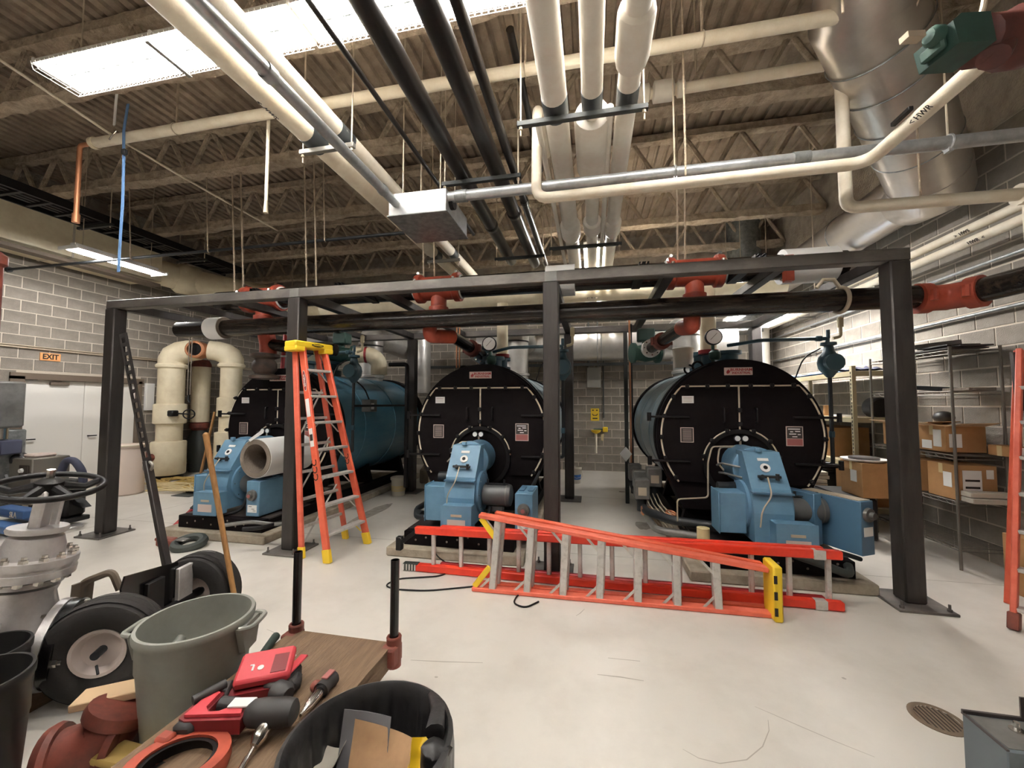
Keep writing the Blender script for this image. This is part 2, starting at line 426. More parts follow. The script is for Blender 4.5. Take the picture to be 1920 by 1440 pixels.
# bar joists
JZ = 5.0
web_up = MB().cyl((-.36, 0, JZ + .06), (0, 0, ZD - .08), .034, 6).lump(.008, 9).build('web_bar', 'spray')
web_dn = MB().cyl((0, 0, ZD - .08), (.36, 0, JZ + .06), .034, 6).lump(.008, 9).build('web_bar', 'spray')
JY = [-1.47, .06, 1.58, 3.10, 4.63, 6.15, 7.67, 9.19]
jn = ['behind the camera', 'above the camera', 'nearest the camera in view', 'just past the long ceiling lights', 'second past the ceiling lights', 'third past the ceiling lights', 'fourth past the ceiling lights', 'nearest the back wall']
for k, Y in enumerate(JY):
    t = thing('bar_joist', 'steel bar joist coated in brown fireproofing, ' + jn[k], 'joist', (0, Y, 0), 'bar joists under the deck')
    def chord(zc, hh, wd, amt):
        rings = []; x = XL + .03
        while x <= XR - .04:
            j = noise.noise(Vector((x * 2.3, Y * 5, zc))) * amt; j2 = noise.noise(Vector((x * 7, Y * 3, zc + 9))) * amt * .8
            rings.append([(x, Y - wd / 2 + j, zc - hh / 2 + j2), (x, Y - wd * .1, zc - hh / 2 + j2 * 1.4 - .008), (x, Y + wd / 2 + j2, zc - hh / 2 + j), (x, Y + wd / 2 + j, zc + hh / 2), (x, Y - wd / 2 - j2, zc + hh / 2)]); x += .11
        return MB().loft(rings)
    chord(JZ + .055, .125, .165, .04).build('bottom_chord', 'spray', t)
    chord(ZD - .085, .10, .15, .02).build('top_chord', 'spray', t)
    if Y > 0.5:
        x = XL + .45
        while x < XR - .1:
            share(web_up, t, (x, 0, 0)); share(web_dn, t, (x, 0, 0)); x += .76
for o in (web_up, web_dn): bpy.data.objects.remove(o)

# door
d1 = thing('door_1', 'white steel double door under the exit sign', None, (XL, 5.9, 0), kind='structure')
b = MB().bb(XL - .12, XL + .03, DY0 - .13, DY0 + .05, 0, DH).bb(XL - .12, XL + .03, DY1 - .05, DY1 + .02, 0, DH).bb(XL - .12, XL + .03, DY0 - .13, DY1 + .05, DH - .05, DH + .06)
b.build('door_frame', 'door_frame', d1, smooth=False)
for y0, y1 in ((DY0 + .055, 5.905), (5.915, DY1 - .055)):
    lf = MB().bb(XL - .1, XL - .055, y0, y1, .01, DH - .055, .004).build('door_leaf', 'door_white', d1)
    hy = y0 + .07 if y0 < 5.3 else y0 + .08
    MB().cyl((XL - .055, hy, 1.02), (XL - .01, hy, 1.02), .012, 8).bb(XL - .02, XL - .002, hy, hy + .12, 1.01, 1.03, .003).build('lever_handle', 'black', lf)
    MB().bb(XL - .055, XL, y0 + .35, y0 + .62, DH - .14, DH - .08, .01).beam((XL - .01, y0 + .5, DH - .07), (XL + .02, y0 + .15, DH - .05), .025, .01).build('door_closer', 'door_frame', lf)
b = MB().bb(XL - .055, XL - .05, DY0 + .06, DY1 - .06, .02, .22).build('kick_strip', 'plate', d1, smooth=False)
# exit sign plate on the wall
ex = thing('exit_sign', 'orange EXIT sign plate above the white door', 'sign', (XL, 5.35, 2.4))
MB().bb(XL + .001, XL + .016, 5.21, 5.49, 2.43, 2.57, .002).build('plate', 'exit', ex)
text('lettering', 'EXIT', .13, (XL + .018, 5.35, 2.5), (R(90), 0, R(90)), 'ink', ex, .004, .82)
# conduit runs fixed to the left wall
tagx = one('wall_conduit', MB().cyl((XL + .03, YF, 2.625), (XL + .03, YB - .02, 2.625), .014, 8).cyl((XL + .03, YF, 2.66), (XL + .03, YB - .02, 2.66), .011, 8), 'rod', 'thin grey conduit pair along block wall above the exit sign', 'conduit')
wp = thing('wall_panel', 'pale flat panel box on block wall right of the door', 'panel', (XL, 7.0, 1.4))
MB().bb(XL, XL + .05, 6.92, 7.1, 1.5, 2.1, .005).build('box', 'paper', wp); MB().bb(XL + .05, XL + .055, 6.94, 7.08, 1.53, 2.07).build('cover', 'white', wp)
# ---------------------------------------------------------------- light fixtures
def fixture(name, label, x0, x1, y0, y1, z, axis, tubes=2, guard=True, rods=None, lit='tube_lit'):
    """open fluorescent strip: tubes under a reflector; axis 'X' or 'Y' is its long direction"""
    c = ((x0 + x1) / 2, (y0 + y1) / 2)
    t = thing(name, label, 'light fixture', (c[0], c[1], z), 'fluorescent light fixtures')
    def bx(b, a0, a1, w0, w1, z0, z1, bev=0.0):
        return b.bb(a0, a1, w0, w1, z0, z1, bev) if axis == 'X' else b.bb(w0, w1, a0, a1, z0, z1, bev)
    a0, a1, w0, w1 = (x0, x1, y0, y1) if axis == 'X' else (y0, y1, x0, x1)
    wd = w1 - w0; b = MB()
    def pt(a, w_, zz): return (a, w_, zz) if axis == 'X' else (w_, a, zz)
    if lit == 'tube_left': rw0, rw1 = (w0 + w1) / 2 - .13, (w0 + w1) / 2 + .13
    else: rw0, rw1 = w0, w1
    # reflector: shallow tray with sloped sides and slots between the tubes
    pr = [(rw0, .02 if lit == 'tube_left' else 0), (rw0 + .02, .055), (rw1 - .02, .055), (rw1, .02 if lit == 'tube_left' else 0)]
    vs = [pt(a0, q[0], z + q[1]) for q in pr] + [pt(a1, q[0], z + q[1]) for q in pr] + [pt(a0, q[0], z + q[1] + .004) for q in pr] + [pt(a1, q[0], z + q[1] + .004) for q in pr]
    b.add(vs, [(0, 1, 5, 4), (1, 2, 6, 5), (2, 3, 7, 6), (8, 9, 13, 12), (9, 10, 14, 13), (10, 11, 15, 14), (0, 4, 12, 8), (3, 7, 15, 11)])
    b.build('reflector', 'reflector', t, smooth=False)
    bx(MB(), a0 + .05, a1 - .05, (w0 + w1) / 2 - .05, (w0 + w1) / 2 + .05, z + .06, z + .12, .006).build('ballast_cover', 'white', t)
    n = max(1, round((a1 - a0) / 1.22)); L = (a1 - a0) / n
    for i in range(n):
        for k in range(tubes):
            ww = w0 + wd * (k + .5) / tubes
            MB().cyl(pt(a0 + i * L + .05, ww, z + .02), pt(a0 + (i + 1) * L - .05, ww, z + .02), .014, 8).build('tube', lit, t)
    for e in [a0, a1] + [a0 + L * i for i in range(1, n)]:
        bx(MB(), e - .012, e + .012, w0, w1, z + .0, z + .05).build('end_plate', 'reflector', t, smooth=False)
    if guard:
        g = MB(); a = a0
        while a <= a1 + .001:
            g.tube([pt(a, w0 - .01, z + .01), pt(a, w0 + .01, z - .05), pt(a, w1 - .01, z - .05), pt(a, w1 + .01, z + .01)], .0028, 4); a += .051
        for k in range(4):
            ww = w0 + .01 + (wd - .02) * k / 3; g.cyl(pt(a0, ww, z - .05), pt(a1, ww, z - .05), .0032, 4)
        for ww in (w0, w1): g.cyl(pt(a0, ww, z - .012), pt(a1, ww, z - .012), .0032, 4)
        g.build('wire_guard', 'reflector', t)
        for i in range(1, n): bx(MB(), a0 + L * i - .018, a0 + L * i + .018, w0 - .012, w1 + .012, z - .062, z - .05, .003).build('cross_bar', 'strut_light', t)
        for i in range(n):
            for j in range(6): bx(MB(), a0 + L * i + .15 + j * .16, a0 + L * i + .23 + j * .16, (w0 + w1) / 2 - .006, (w0 + w1) / 2 + .006, z - .004, z + .004).build('vent_slot', 'strut', t)
    for a in (rods or []):
        MB().cyl(pt(a, (w0 + w1) / 2, z + .1), pt(a, (w0 + w1) / 2, ZD), .006, 6).build('hanger', 'rod', t)
    return t
fixture('ceiling_light', 'long caged fluorescent fixture at the upper left, end toward the left wall', -4.56, -2.12, 2.30, 2.62, 4.5, 'X', 4, rods=(-4.3, -3.3, -2.4))
fixture('ceiling_light', 'long caged fluorescent fixture crossed by the black pipes at the top', -2.08, .36, 2.30, 2.62, 4.5, 'X', 4, rods=(-1.9, -.9, .1))
fixture('ceiling_light', 'long caged fluorescent fixture continuing the row overhead to the right', .40, 1.55, 2.30, 2.62, 4.5, 'X', 4, rods=(.6, 1.4))
fixture('ceiling_light', 'caged fluorescent fixture behind the camera, left of its row', -5.2, -2.76, -.9, -.58, 4.5, 'X', 4, rods=(-5, -3))
fixture('ceiling_light', 'caged fluorescent fixture behind the camera, right of its row', -1.5, .94, -.9, -.58, 4.5, 'X', 4, rods=(-1.3, .7))
fixture('strip_light', 'slim fluorescent strip hanging near the left block wall', -7.80, -7.44, 4.33, 5.60, 3.95, 'Y', 2, False, rods=(4.5, 5.45), lit='tube_left')
fixture('strip_light', 'fluorescent strip hanging above the shelves by the right wall', 2.94, 3.20, 5.95, 8.0, 3.1, 'Y', 2, True, rods=(6.2, 7.7), lit='tube_bright')
fixture('strip_light', 'fluorescent strip seen beyond the three insulated pipes at the back', -.12, .36, 6.6, 7.82, 4.3, 'Y', 3, False, rods=(6.8, 7.6), lit='tube_far')
fixture('strip_light', 'fluorescent strip in the far right corner beyond the shelves', 2.72, 2.92, 8.0, 9.22, 3.35, 'Y', 2, False, rods=(8.2, 9.0), lit='tube_bright')
# ---------------------------------------------------------------- overhead pipes, conduits and ducts
def basis(xd, nd):
    x = Vector(xd).normalized(); n_ = Vector(nd); n_ = (n_ - x * n_.dot(x)).normalized(); y = n_.cross(x)
    return Matrix((x, y, n_)).transposed().to_euler()
def band(b, c, d, r, L=.04): return b.lathe([(r, -L / 2), (r, L / 2)], c, d, 20)
def ypipe(name, label, cat, X, z, r, y0, y1, m, saddles=(), sleeves=(), words=None):
    t = thing(name, label, cat, (X, y0, z))
    MB().cyl((X, y0, z), (X, y1, z), r, 20).build('run', m, t)
    for y in saddles: MB().lathe([(r + .003, -.1), (r + .003, .1)], (X, y, z), (0, 1, 0), 20).build('saddle', 'saddle', t)
    for ya, yb, rr in sleeves:
        MB().lathe([(r, -.0), (rr * .93, .02), (rr, .05), (rr, yb - ya - .09), (rr * .9, yb - ya - .03), (r, yb - ya)], (X, ya, z), (0, 1, 0), 24).build('insulated_coupling', m, t)
    if words:
        y, body = words; nn = Vector((-.35, -.1, -1)).normalized()
        text('lettering', body, .06, Vector((X, y, z)) + nn * (r + .004), basis((0, 1, 0), nn), 'ink', t)
    return t
ypipe('insulated_pipe', 'widest of the three white insulated pipes overhead, on the left', 'pipe', -.27, 4.05, .10, -.6, 8.4, 'white_jacket', (3.06,), ((5.2, 5.62, .135),))
ypipe('insulated_pipe', 'middle white insulated overhead pipe with a fat jacketed valve', 'pipe', .02, 4.05, .08, -.6, 8.4, 'white_jacket', (3.06,), ((3.2, 4.05, .15), (5.15, 5.5, .12)))
ypipe('insulated_pipe', 'white insulated overhead pipe on the right of the three', 'pipe', .29, 4.05, .082, -.6, 8.4, 'white_jacket', (3.06,), ((2.36, 2.80, .118), (5.2, 5.6, .11)))
ypipe('small_insulated_pipe', 'thin white pipe left of the widest insulated pipe', 'pipe', -.43, 4.03, .026, 3.2, 8.0, 'white_jacket')
ypipe('small_insulated_pipe', 'thin white pipe between the two right insulated pipes', 'pipe', .16, 4.0, .028, 3.1, 8.0, 'white_jacket')
ypipe('black_pipe', 'leftmost thick black steel pipe running overhead', 'pipe', -1.31, 4.05, .08, -.6, 6.4, 'black_pipe_y', (), ((5.0, 5.12, .092),))
ypipe('black_pipe', 'second thick black steel pipe running overhead', 'pipe', -.94, 4.05, .08, -.6, 6.6, 'black_pipe_y', (), ((4.7, 4.82, .092),))
ypipe('black_pipe', 'slimmer black steel pipe right of the thick black pair', 'pipe', -.755, 4.01, .04, -.6, 6.6, 'black_pipe_y', (), ((4.4, 4.48, .05),))
ypipe('black_conduit', 'thin dark conduit slanting above the steel junction box', 'conduit', -1.73, 4.2, .022, .4, 5.6, 'black_pipe_y')
ypipe('black_conduit', 'short dark pipe high under the deck beside the white pipes', 'conduit', -.68, 4.95, .035, 3.25, 5.4, 'black_pipe_y')
ypipe('cream_pipe', 'cream insulated pipe overhead at upper left with stencilled letters', 'pipe', -2.51, 4.1, .088, -.4, 7.2, 'cream', (3.1, 6.0), ((5.75, 5.82, .1),), (2.62, '<  HWS'))
ypipe('cream_pipe', 'cream insulated pipe behind the shiny conduit at upper left', 'pipe', -2.21, 4.1, .078, -.4, 7.4, 'cream', (3.1, 6.0))
ypipe('conduit', 'shiny galvanized conduit slanting down into the steel junction box', 'conduit', -1.87, 3.62, .042, -.5, 3.48, 'galv', (), ((1.9, 1.98, .05), (3.2, 3.3, .05)))

def trapeze(label, x0, x1, Y, z, m='strut', up=ZD):
    t = thing('trapeze_hanger', label, 'pipe hanger', ((x0 + x1) / 2, Y, z), 'trapeze pipe hangers')
    b = MB().bb(x0, x1, Y - .022, Y + .022, z - .022, z + .022, .004)
    b.build('strut_bar', m, t)
    for x in (x0 + .03, x1 - .03):
        MB().cyl((x, Y, z - .1), (x, Y, up), .0075, 8).build('rod', 'rod', t)
        MB().cyl((x, Y, z - .045), (x, Y, z - .022), .016, 6).build('nut', 'rod', t)
    return t
trapeze('black strut bar carrying the three white insulated pipes', -.58, .44, 3.06, 3.925)
trapeze('farther strut bar under the insulated pipes near the back', -.60, .43, 5.7, 3.925)
trapeze('green-black strut bar under the black pipes by the junction box', -1.52, -.68, 3.80, 3.945)
trapeze('farther strut bar under the black pipes', -1.5, -.7, 6.0, 3.945)
trapeze('pale strut bar under the two cream pipes, nearer one', -2.64, -2.08, 3.10, 3.985, 'strut_light')
trapeze('pale strut bar under the two cream pipes, farther one', -2.64, -2.08, 6.0, 3.985, 'strut_light')

jb = thing('junction_box', 'galvanized steel junction box hanging where the two conduits meet', 'junction box', (-1.65, 3.8, 3.5))
MB().bb(-1.95, -1.35, 3.48, 4.12, 3.5, 3.72, .006).build('body', 'galv', jb)
MB().bb(-1.962, -1.338, 3.468, 4.132, 3.488, 3.5, .003).build('bottom_cover', 'galv_dull', jb)
for x in (-1.85, -1.45):
    for y in (3.58, 4.0): MB().cyl((x, y, 3.7), (x, y, ZD), .006, 6).build('rod', 'rod', jb)
MB().cyl((-1.352, 3.6, 3.63), (-1.31, 3.6, 3.63), .068, 12).build('connector', 'black', jb)

cx = thing('conduit', 'long galvanized conduit running right from the junction box', 'conduit', (1.3, 3.55, 3.62))
MB().cyl((-1.36, 3.55, 3.66), (XR, 3.55, 3.66), .05, 16).build('run', 'galv', cx)
for x in (1.63, -1.28): MB().cyl((x, 3.55, 3.66), (x + .12, 3.55, 3.66), .058, 16).build('coupling', 'galv_dull', cx)
for x in (.72, 2.7):
    MB().cyl((x, 3.55, 3.72), (x, 3.55, ZD), .0075, 6).build('rod', 'rod', cx)
    MB().ring((x, 3.55, 3.66), (1, 0, 0), .056, .008, 16, 6).box((x, 3.55, 3.60), (.03, .05, .03)).build('clamp', 'galv', cx)

# cream pipes running across
x1 = thing('cream_pipe', 'long cream pipe crossing high behind all the overhead pipes', 'pipe', (-2, 3.3, 4.6))
MB().cyl((-5.48, 3.3, 4.6), (2.35, 3.3, 4.6), .052, 16).build('run', 'cream', x1)
MB().cyl((-5.52, 3.3, 4.6), (-5.47, 3.3, 4.6), .062, 16).build('end_collar', 'ivory', x1)
MB().tube([(-5.5, 3.3, 4.6), (-5.71, 3.3, 4.6), (-5.71, 3.3, 3.80)], .024, 12, .05).build('copper_drop', 'copper', x1)
MB().cyl((-5.71, 3.3, 3.80), (-5.71, 3.3, 3.70), .034, 10).build('valve_end', 'copper', x1)
for x in (-4.35, -3.0, -.55, .9):
    MB().tube([(x, 3.3, 4.66), (x, 3.3, 5.0), (x, 3.3, ZD)], .012, 6).lump(.004, 20).build('rod', 'spray_rod', x1)
    MB().ring((x, 3.3, 4.6), (1, 0, 0), .058, .006, 14, 6).build('clevis', 'rod', x1)
dp = thing('drop_pipe', 'thin cream vertical drop pipe hanging below the long cream pipe', 'pipe', (-3.25, 3.34, 4.2))
MB().cyl((-3.25, 3.36, 3.72), (-3.25, 3.36, 4.95), .016, 10).build('run', 'cream', dp); MB().cyl((-3.25, 3.36, 3.6), (-3.25, 3.36, 3.73), .024, 10, .016).build('nozzle', 'rod', dp)

lo = thing('cream_pipe', 'cream pipe below the galvanized conduit, turning up at its left end', 'pipe', (.8, 3.42, 3.5))
MB().tube([(-.48, 4.3, 4.45), (-.48, 3.55, 4.45), (-.48, 3.45, 3.5), (2.08, 3.42, 3.5), (2.08, 2.38, 3.5)], .047, 16, .13).build('run', 'cream', lo)
for x in (.78,): MB().cyl((x, 3.42, 3.55), (x, 3.42, ZD), .009, 6).lump(.004, 20).build('rod', 'spray_rod', lo)
MB().box((2.02, 2.98, 3.55), (.03, .16, .03), .004).build('tag_clip', 'black', lo)
text('lettering', '< HWR', .05, (2.03, 2.85, 3.465), basis((0, -1, 0), (-.6, 0, -.8)), 'ink', lo)
va = thing('motor_valve', 'green electric actuator on a rust-red valve body at upper right', 'valve', (2.0, 2.25, 3.5))
g = MB(); g.M = Matrix.Translation(at(1800, 82, Y=2.3)) @ Matrix.Rotation(R(-6), 4, 'Y') @ Matrix.Rotation(R(14), 4, 'Z')
g.prism([(-.09, -.075), (.10, -.075), (.10, .075), (-.05, .075), (-.10, .04)], (-.04, -.09, 0), (1, 0, 0), (0, 0, 1), (0, .18, 0)); g.build('actuator', 'green_act', va)
h = MB(); h.M = g.M; h.lathe([(.03, 0), (.045, .02), (.045, .05), (.02, .06)], (-.20, -.03, .02), (1, 0, 0), 12).box((-.15, 0, -.03), (.03, .11, .06), .01); h.build('end_cap', 'green_valve', va)
h = MB(); h.M = g.M; h.box((-.27, -.02, .03), (.09, .045, .03)); h.build('indicator', 'rod', va)
h = MB(); h.M = g.M; h.lathe([(.07, 0), (.11, .03), (.11, .2), (.14, .24), (.14, .34), (.1, .4)], (.06, 0, .0), (1, .05, .1), 16); h.build('valve_body', 'valve_red', va)
MB().tube([(2.08, 2.40, 3.5), (2.05, 2.36, 3.53), at(1862, 108, Y=2.3)], [.055, .075, .06], 12).build('union', 'valve_red', va)
MB().tube([at(1810, 45, Y=2.25), at(1840, 30, Y=2.25), at(1850, -20, Y=2.25)], .012, 8, .05).build('cable', 'rod', va)

l2 = thing('cream_pipe', 'cream pipe loop dropping beside the big duct and turning right', 'pipe', (2.2, 3.9, 3.9))
MB().tube([(.35, 3.9, 4.67), (2.2, 3.9, 4.7), (2.2, 3.9, 3.37), (3.5, 3.9, 3.36)], .05, 16, .09).build('run', 'cream', l2)
for xa, xb, rr in ((.42, .58, .085), (.6, .8, .095), (.82, .9, .075)): MB().lathe([(.05, 0), (rr, .015), (rr, xb - xa - .015), (.05, xb - xa)], (xa, 3.9, 4.68), (1, 0, 0), 20).build('jacket', 'white_jacket', l2)
MB().tube([(3.42, 3.9, 3.36), (3.55, 3.9, 3.36), (3.55, 3.9, 3.0)], .085, 14, .1).build('elbow_jacket', 'cream', l2)
MB().cyl((1.0, 3.9, 4.75), (1.0, 3.9, ZD), .009, 6).build('rod', 'spray_rod', l2); MB().cyl((2.75, 3.9, 3.4), (2.75, 3.9, ZD), .008, 6).build('rod', 'spray_rod', l2)

# big ducts on the right
du = thing('round_duct', 'big round sheet-metal duct slanting down at the upper right', 'duct', (2.8, 4.2, 4.3))
A, B = Vector((2.12, 3.45, 4.78)), Vector((3.42, 4.75, 4.0))
MB().tube([A + Vector((-.12, -.42, .12)), A, A + (B - A) * .12, B], [.35, .355, .34, .32], 36).build('run', 'duct', du)
MB().tube([Vector((1.95, 1.2, 5.0)), Vector((1.95, 2.6, 5.0)), A + Vector((-.02, -.1, .03))], .35, 36, .35).build('elbow', 'duct', du)
for k in (.16, .33, .52, .75):
    c = A + (B - A) * k; MB().lathe([(.353 - .036 * k, -.008), (.36 - .036 * k, 0), (.353 - .036 * k, .008)], c, B - A, 36, False, False).build('seam', 'galv_dull', du)
for k in (-.2, ): MB().lathe([(.352, -.01), (.36, 0), (.352, .01)], (1.95, 2.45, 5.0), (0, 1, 0), 36, False, False).build('seam', 'galv_dull', du)
MB().tube([B - (B - A) * .04, B + Vector((.12, .12, -.06)), B + Vector((.2, .5, -.0))], [.33, .32, .29], 30).build('lower_elbow', 'duct', du)
MB().cyl((1.72, 3.0, 4.35), (1.72, 3.0, ZD), .008, 6).build('rod', 'spray_rod', du)
wd = thing('wall_duct', 'long smooth sheet-metal duct running back along the right wall', 'duct', (3.55, 7, 4.1))
MB().cyl((3.62, 5.15, 4.08), (3.62, 9.3, 4.08), .29, 32).build('run', 'duct', wd)
MB().lathe([(.12, -.16), (.2, -.12), (.29, 0)], (3.62, 5.15, 4.08), (0, 1, 0), 24).build('end_cap', 'flue', wd)
MB().lathe([(.292, -.01), (.3, 0), (.292, .01)], (3.62, 6.4, 4.08), (0, 1, 0), 30, False, False).build('seam', 'galv_dull', wd)
MB().bb(3.35, 3.85, 6.2, 6.24, 3.72, 3.76).build('strut_bar', 'strut', wd)
one('vertical_duct', MB().cyl((3.3, 9.4, 3.2), (3.3, 9.4, ZD), .33, 28).lathe([(.335, -.01), (.345, 0), (.335, .01)], (3.3, 9.4, 4.4), (0, 0, 1), 28, False, False), 'galv_dull', 'dark vertical round duct rising in the far right corner', 'duct')
one('standing_pipe', MB().cyl((3.62, 9.55, 0), (3.62, 9.55, 3.9), .19, 24), 'white_jacket', 'pale vertical jacketed pipe in the far right corner behind boiler', 'pipe')
def rpipe(label, X, z, r, m, y0=2.0, y1=9.8, words=None):
    t = thing('wall_pipe', label, 'pipe', (X, y0, z)); MB().cyl((X, y0, z), (X, y1, z), r, 14).build('run', m, t)
    for y in (4.2, 6.2, 8.2): MB().bb(X - .02, XR, y - .02, y + .02, z - r - .03, z - r).build('bracket', 'strut_light', t)
    if words:
        for y, s_ in words: text('lettering', s_, .05, Vector((X, y, z)) + Vector((-.8, 0, -.55)).normalized() * (r + .003), basis((0, -1, 0), (-.8, 0, -.55)), 'ink', t)
rpipe('upper cream pipe along the right block wall', 3.84, 3.46, .048, 'cream', 3.9, words=[(4.9, '>  HWS')])
rpipe('lower cream pipe along the right block wall', 3.80, 3.31, .048, 'cream', 3.9, words=[(4.7, 'HWR  <')])
rpipe('shiny thin conduit under the cream pipes on the right wall', 3.98, 3.10, .016, 'galv')
rpipe('grey conduit on the right wall level with the black header pipe', 3.99, 2.60, .018, 'galv_dull')
# things on the left side
tr = thing('cable_tray', 'black cable tray hung along the left below the ceiling', 'cable tray', (-7.6, 4, 4.5))
for x in (-7.86, -7.34): MB().bb(x - .015, x + .015, .5, 7.1, 4.44, 4.56, .004).build('side_rail', 'black', tr)
y = .7
while y < 7.1: MB().bb(-7.85, -7.35, y - .02, y + .02, 4.45, 4.475).build('rung', 'black', tr); y += .3
for k, x in enumerate((-7.75, -7.66, -7.57, -7.46)): MB().cyl((x, .5, 4.505), (x, 7.1, 4.505), .03, 8).build('cable', 'black_pipe_y', tr)
for y in (3.1, 4.63, 6.15):
    for x in (-7.9, -7.3): MB().cyl((x, y, 4.38), (x, y, JZ), .008, 6).build('rod', 'rod', tr)
    MB().bb(-7.95, -7.25, y - .022, y + .022, 4.40, 4.44).build('strut_bar', 'strut', tr)
ld = thing('square_duct', 'cream painted duct boxed along the top of the left wall', 'duct', (-9.2, 4, 4.2))
MB().bb(XL + .03, -8.85, .5, 6.55, 4.2, 4.8, .01).build('body', 'ivory', ld)
for y in (2.2, 3.7, 5.1): MB().bb(XL + .02, -8.84, y - .015, y + .015, 4.19, 4.81).build('seam', 'band', ld)
MB().bb(-9.0, -8.8, .5, 6.5, 4.08, 4.14, .005).build('rail', 'door_frame', ld)
big = thing('jacketed_header', 'fat cream insulated pipe with bulging elbows in the far left corner', 'pipe', (-7.5, 8, 4))
pts = [(-9.2, 6.55, 4.5), (-9.0, 7.2, 4.45), (-8.3, 7.9, 4.35), (-7.2, 8.3, 4.15), (-6.3, 8.5, 4.0)]
MB().tube(pts, .27, 24, .5).build('run', 'ivory', big)
for p, rr, d in ((pts[1], .33, (.4, 1, 0)), (pts[3], .31, (1, .2, -.1))): MB().lathe([(.27, -.25), (rr, -.17), (rr, .17), (.27, .25)], p, d, 24).build('elbow_jacket', 'ivory', big)
for p in pts[2:4]:
    MB().cyl((p[0], p[1], p[2] + .2), (p[0], p[1], ZD), .009, 6).build('rod', 'spray_rod', big)
sp = thing('sprinkler_pipe', 'thin dark pipe crossing below the joists from the left wall', 'pipe', (-6, 4.75, 3.9))
MB().cyl((XL + .01, 4.75, 3.92), (-1.9, 4.75, 3.92), .022, 10).build('run', 'dark_pipe', sp)
MB().cyl((XL + .01, 4.75, 3.92), (XL + .06, 4.75, 3.92), .045, 10).build('wall_flange', 'dark_pipe', sp)
for x in (-7.0, -5.55, -4.95, -3.6, -2.4):
    MB().cyl((x, 4.72, 3.9), (x, 4.66, 5.0), .009, 6).build('rod', 'spray_rod', sp)
    MB().ring((x, 4.74, 3.92), (1, 0, 0), .028, .005, 12, 5).build('ring_hanger', 'rod', sp)
st = thing('ratchet_strap', 'blue ratchet strap hooked over the cream pipe and hanging down', 'strap', (-5.3, 3.3, 4.6))
def ribbon(pts, wd, th=.004):
    P = [Vector(p) for p in pts]; rings = []
    for p in P: rings.append([p + Vector((-wd / 2, 0, 0)) + Vector((0, -th, 0)), p + Vector((wd / 2, 0, -.0)) + Vector((0, -th, 0)), p + Vector((wd / 2, th, 0)), p + Vector((-wd / 2, th, 0))])
    return MB().loft(rings)
x0 = at(215, 265, Y=3.3).x
ribbon([at(214, 235, Y=3.3), at(217, 195, Y=3.25), at(219, 175, Y=3.2)], .03).build('upper_webbing', 'white', st)
ribbon([at(240, 195, Y=3.3), at(232, 245, Y=3.24), at(232, 300, Y=3.22), at(230, 380, Y=3.23), at(226, 440, Y=3.25), at(222, 510, Y=3.26)], .032).build('webbing', 'strap_blue', st)
MB().tube([at(212, 236, Y=3.28), at(218, 246, Y=3.26), at(210, 254, Y=3.24), at(205, 262, Y=3.24)], .008, 6).build('hook', 'chrome', st)
MB().box(at(233, 285, Y=3.2), (.05, .04, .06), .008).build('ratchet', 'dark_pipe', st)
one('wire', MB().tube([at(-60, 70, Z=4.75), at(0, 112, Z=4.7), at(205, 250, Z=4.66), at(330, 325, Z=4.66), at(430, 382, Z=4.66), at(520, 432, Z=4.66)], .013, 6), 'cream', 'thin pale cable strung diagonally across the upper left', 'cable')
rp = thing('red_riser', 'rust-red vertical pipe at the very left edge', 'pipe', (-5.0, 2.2, 0))
c0 = at(-18, 520, Y=2.6)
MB().cyl((c0.x, c0.y, 1.75), (c0.x, c0.y, 2.95), .075, 16).build('run', 'rust_red', rp); MB().lathe([(.075, 0), (.1, .02), (.1, .1), (.06, .14)], (c0.x, c0.y, 2.95), (0, 0, 1), 16).build('cap', 'rust_red', rp)
# red riser bends off to the left wall
MB().tube([(c0.x, c0.y, 1.80), (c0.x, c0.y, 1.70), (c0.x - .3, c0.y, 1.62), (XL + .02, c0.y, 1.62)], .075, 14, .1).build('lower_bend', 'rust_red', rp)
# ---------------------------------------------------------------- steel frame around the boilers
fr = thing('boiler_gantry', 'dark steel post-and-beam frame standing over the three boilers', 'frame', (-1.8, 3.95, 0))
PX = [-6.08, -3.36, -.40, 2.58]; FY, RY, PW = 3.97, 6.98, .155
def post(X, Y, rear=False):
    p = MB().bb(X - PW / 2, X + PW / 2, Y - PW / 2, Y + PW / 2, .02, 2.88, .012).build('post', 'post_steel', fr)
    bp = MB().bb(X - .2, X + .2, Y - .2, Y + .2, 0, .02, .003).build('base_plate', 'mill_steel', p)
    if not rear:
        for sx in (-.16, .16):
            for sy in (-.16, .16): MB().cyl((X + sx, Y + sy, .02), (X + sx, Y + sy, .04), .016, 6).cyl((X + sx, Y + sy, .04), (X + sx, Y + sy, .075), .009, 6).build('anchor_bolt', 'mill_steel', p)
for X in PX: post(X, FY); post(X, RY, True)
MB().bb(PX[0] - .09, PX[3] + .09, FY - .06, FY + .06, 2.88, 2.99, .008).build('front_beam', 'mill_steel', fr)
MB().bb(PX[0] - .09, PX[3] + .09, RY - .06, RY + .06, 2.88, 2.99, .008).build('rear_beam', 'mill_steel', fr)
for X in PX: MB().bb(X - .055, X + .055, FY + .06, RY - .06, 2.88, 2.985, .008).build('side_beam', 'post_steel', fr)
for X in (-4.35, -2.35, .75, 1.72, -5.2): MB().bb(X - .05, X + .05, FY + .06, RY - .06, 2.89, 2.985, .008).build('cross_beam', 'post_steel', fr)
for X, Y in ((-3.36, FY), (-.40, FY)): MB().bb(X - .06, X + .06, Y - .066, Y - .058, 2.885, 2.985).build('splice_weld', 'steel_grey', fr)
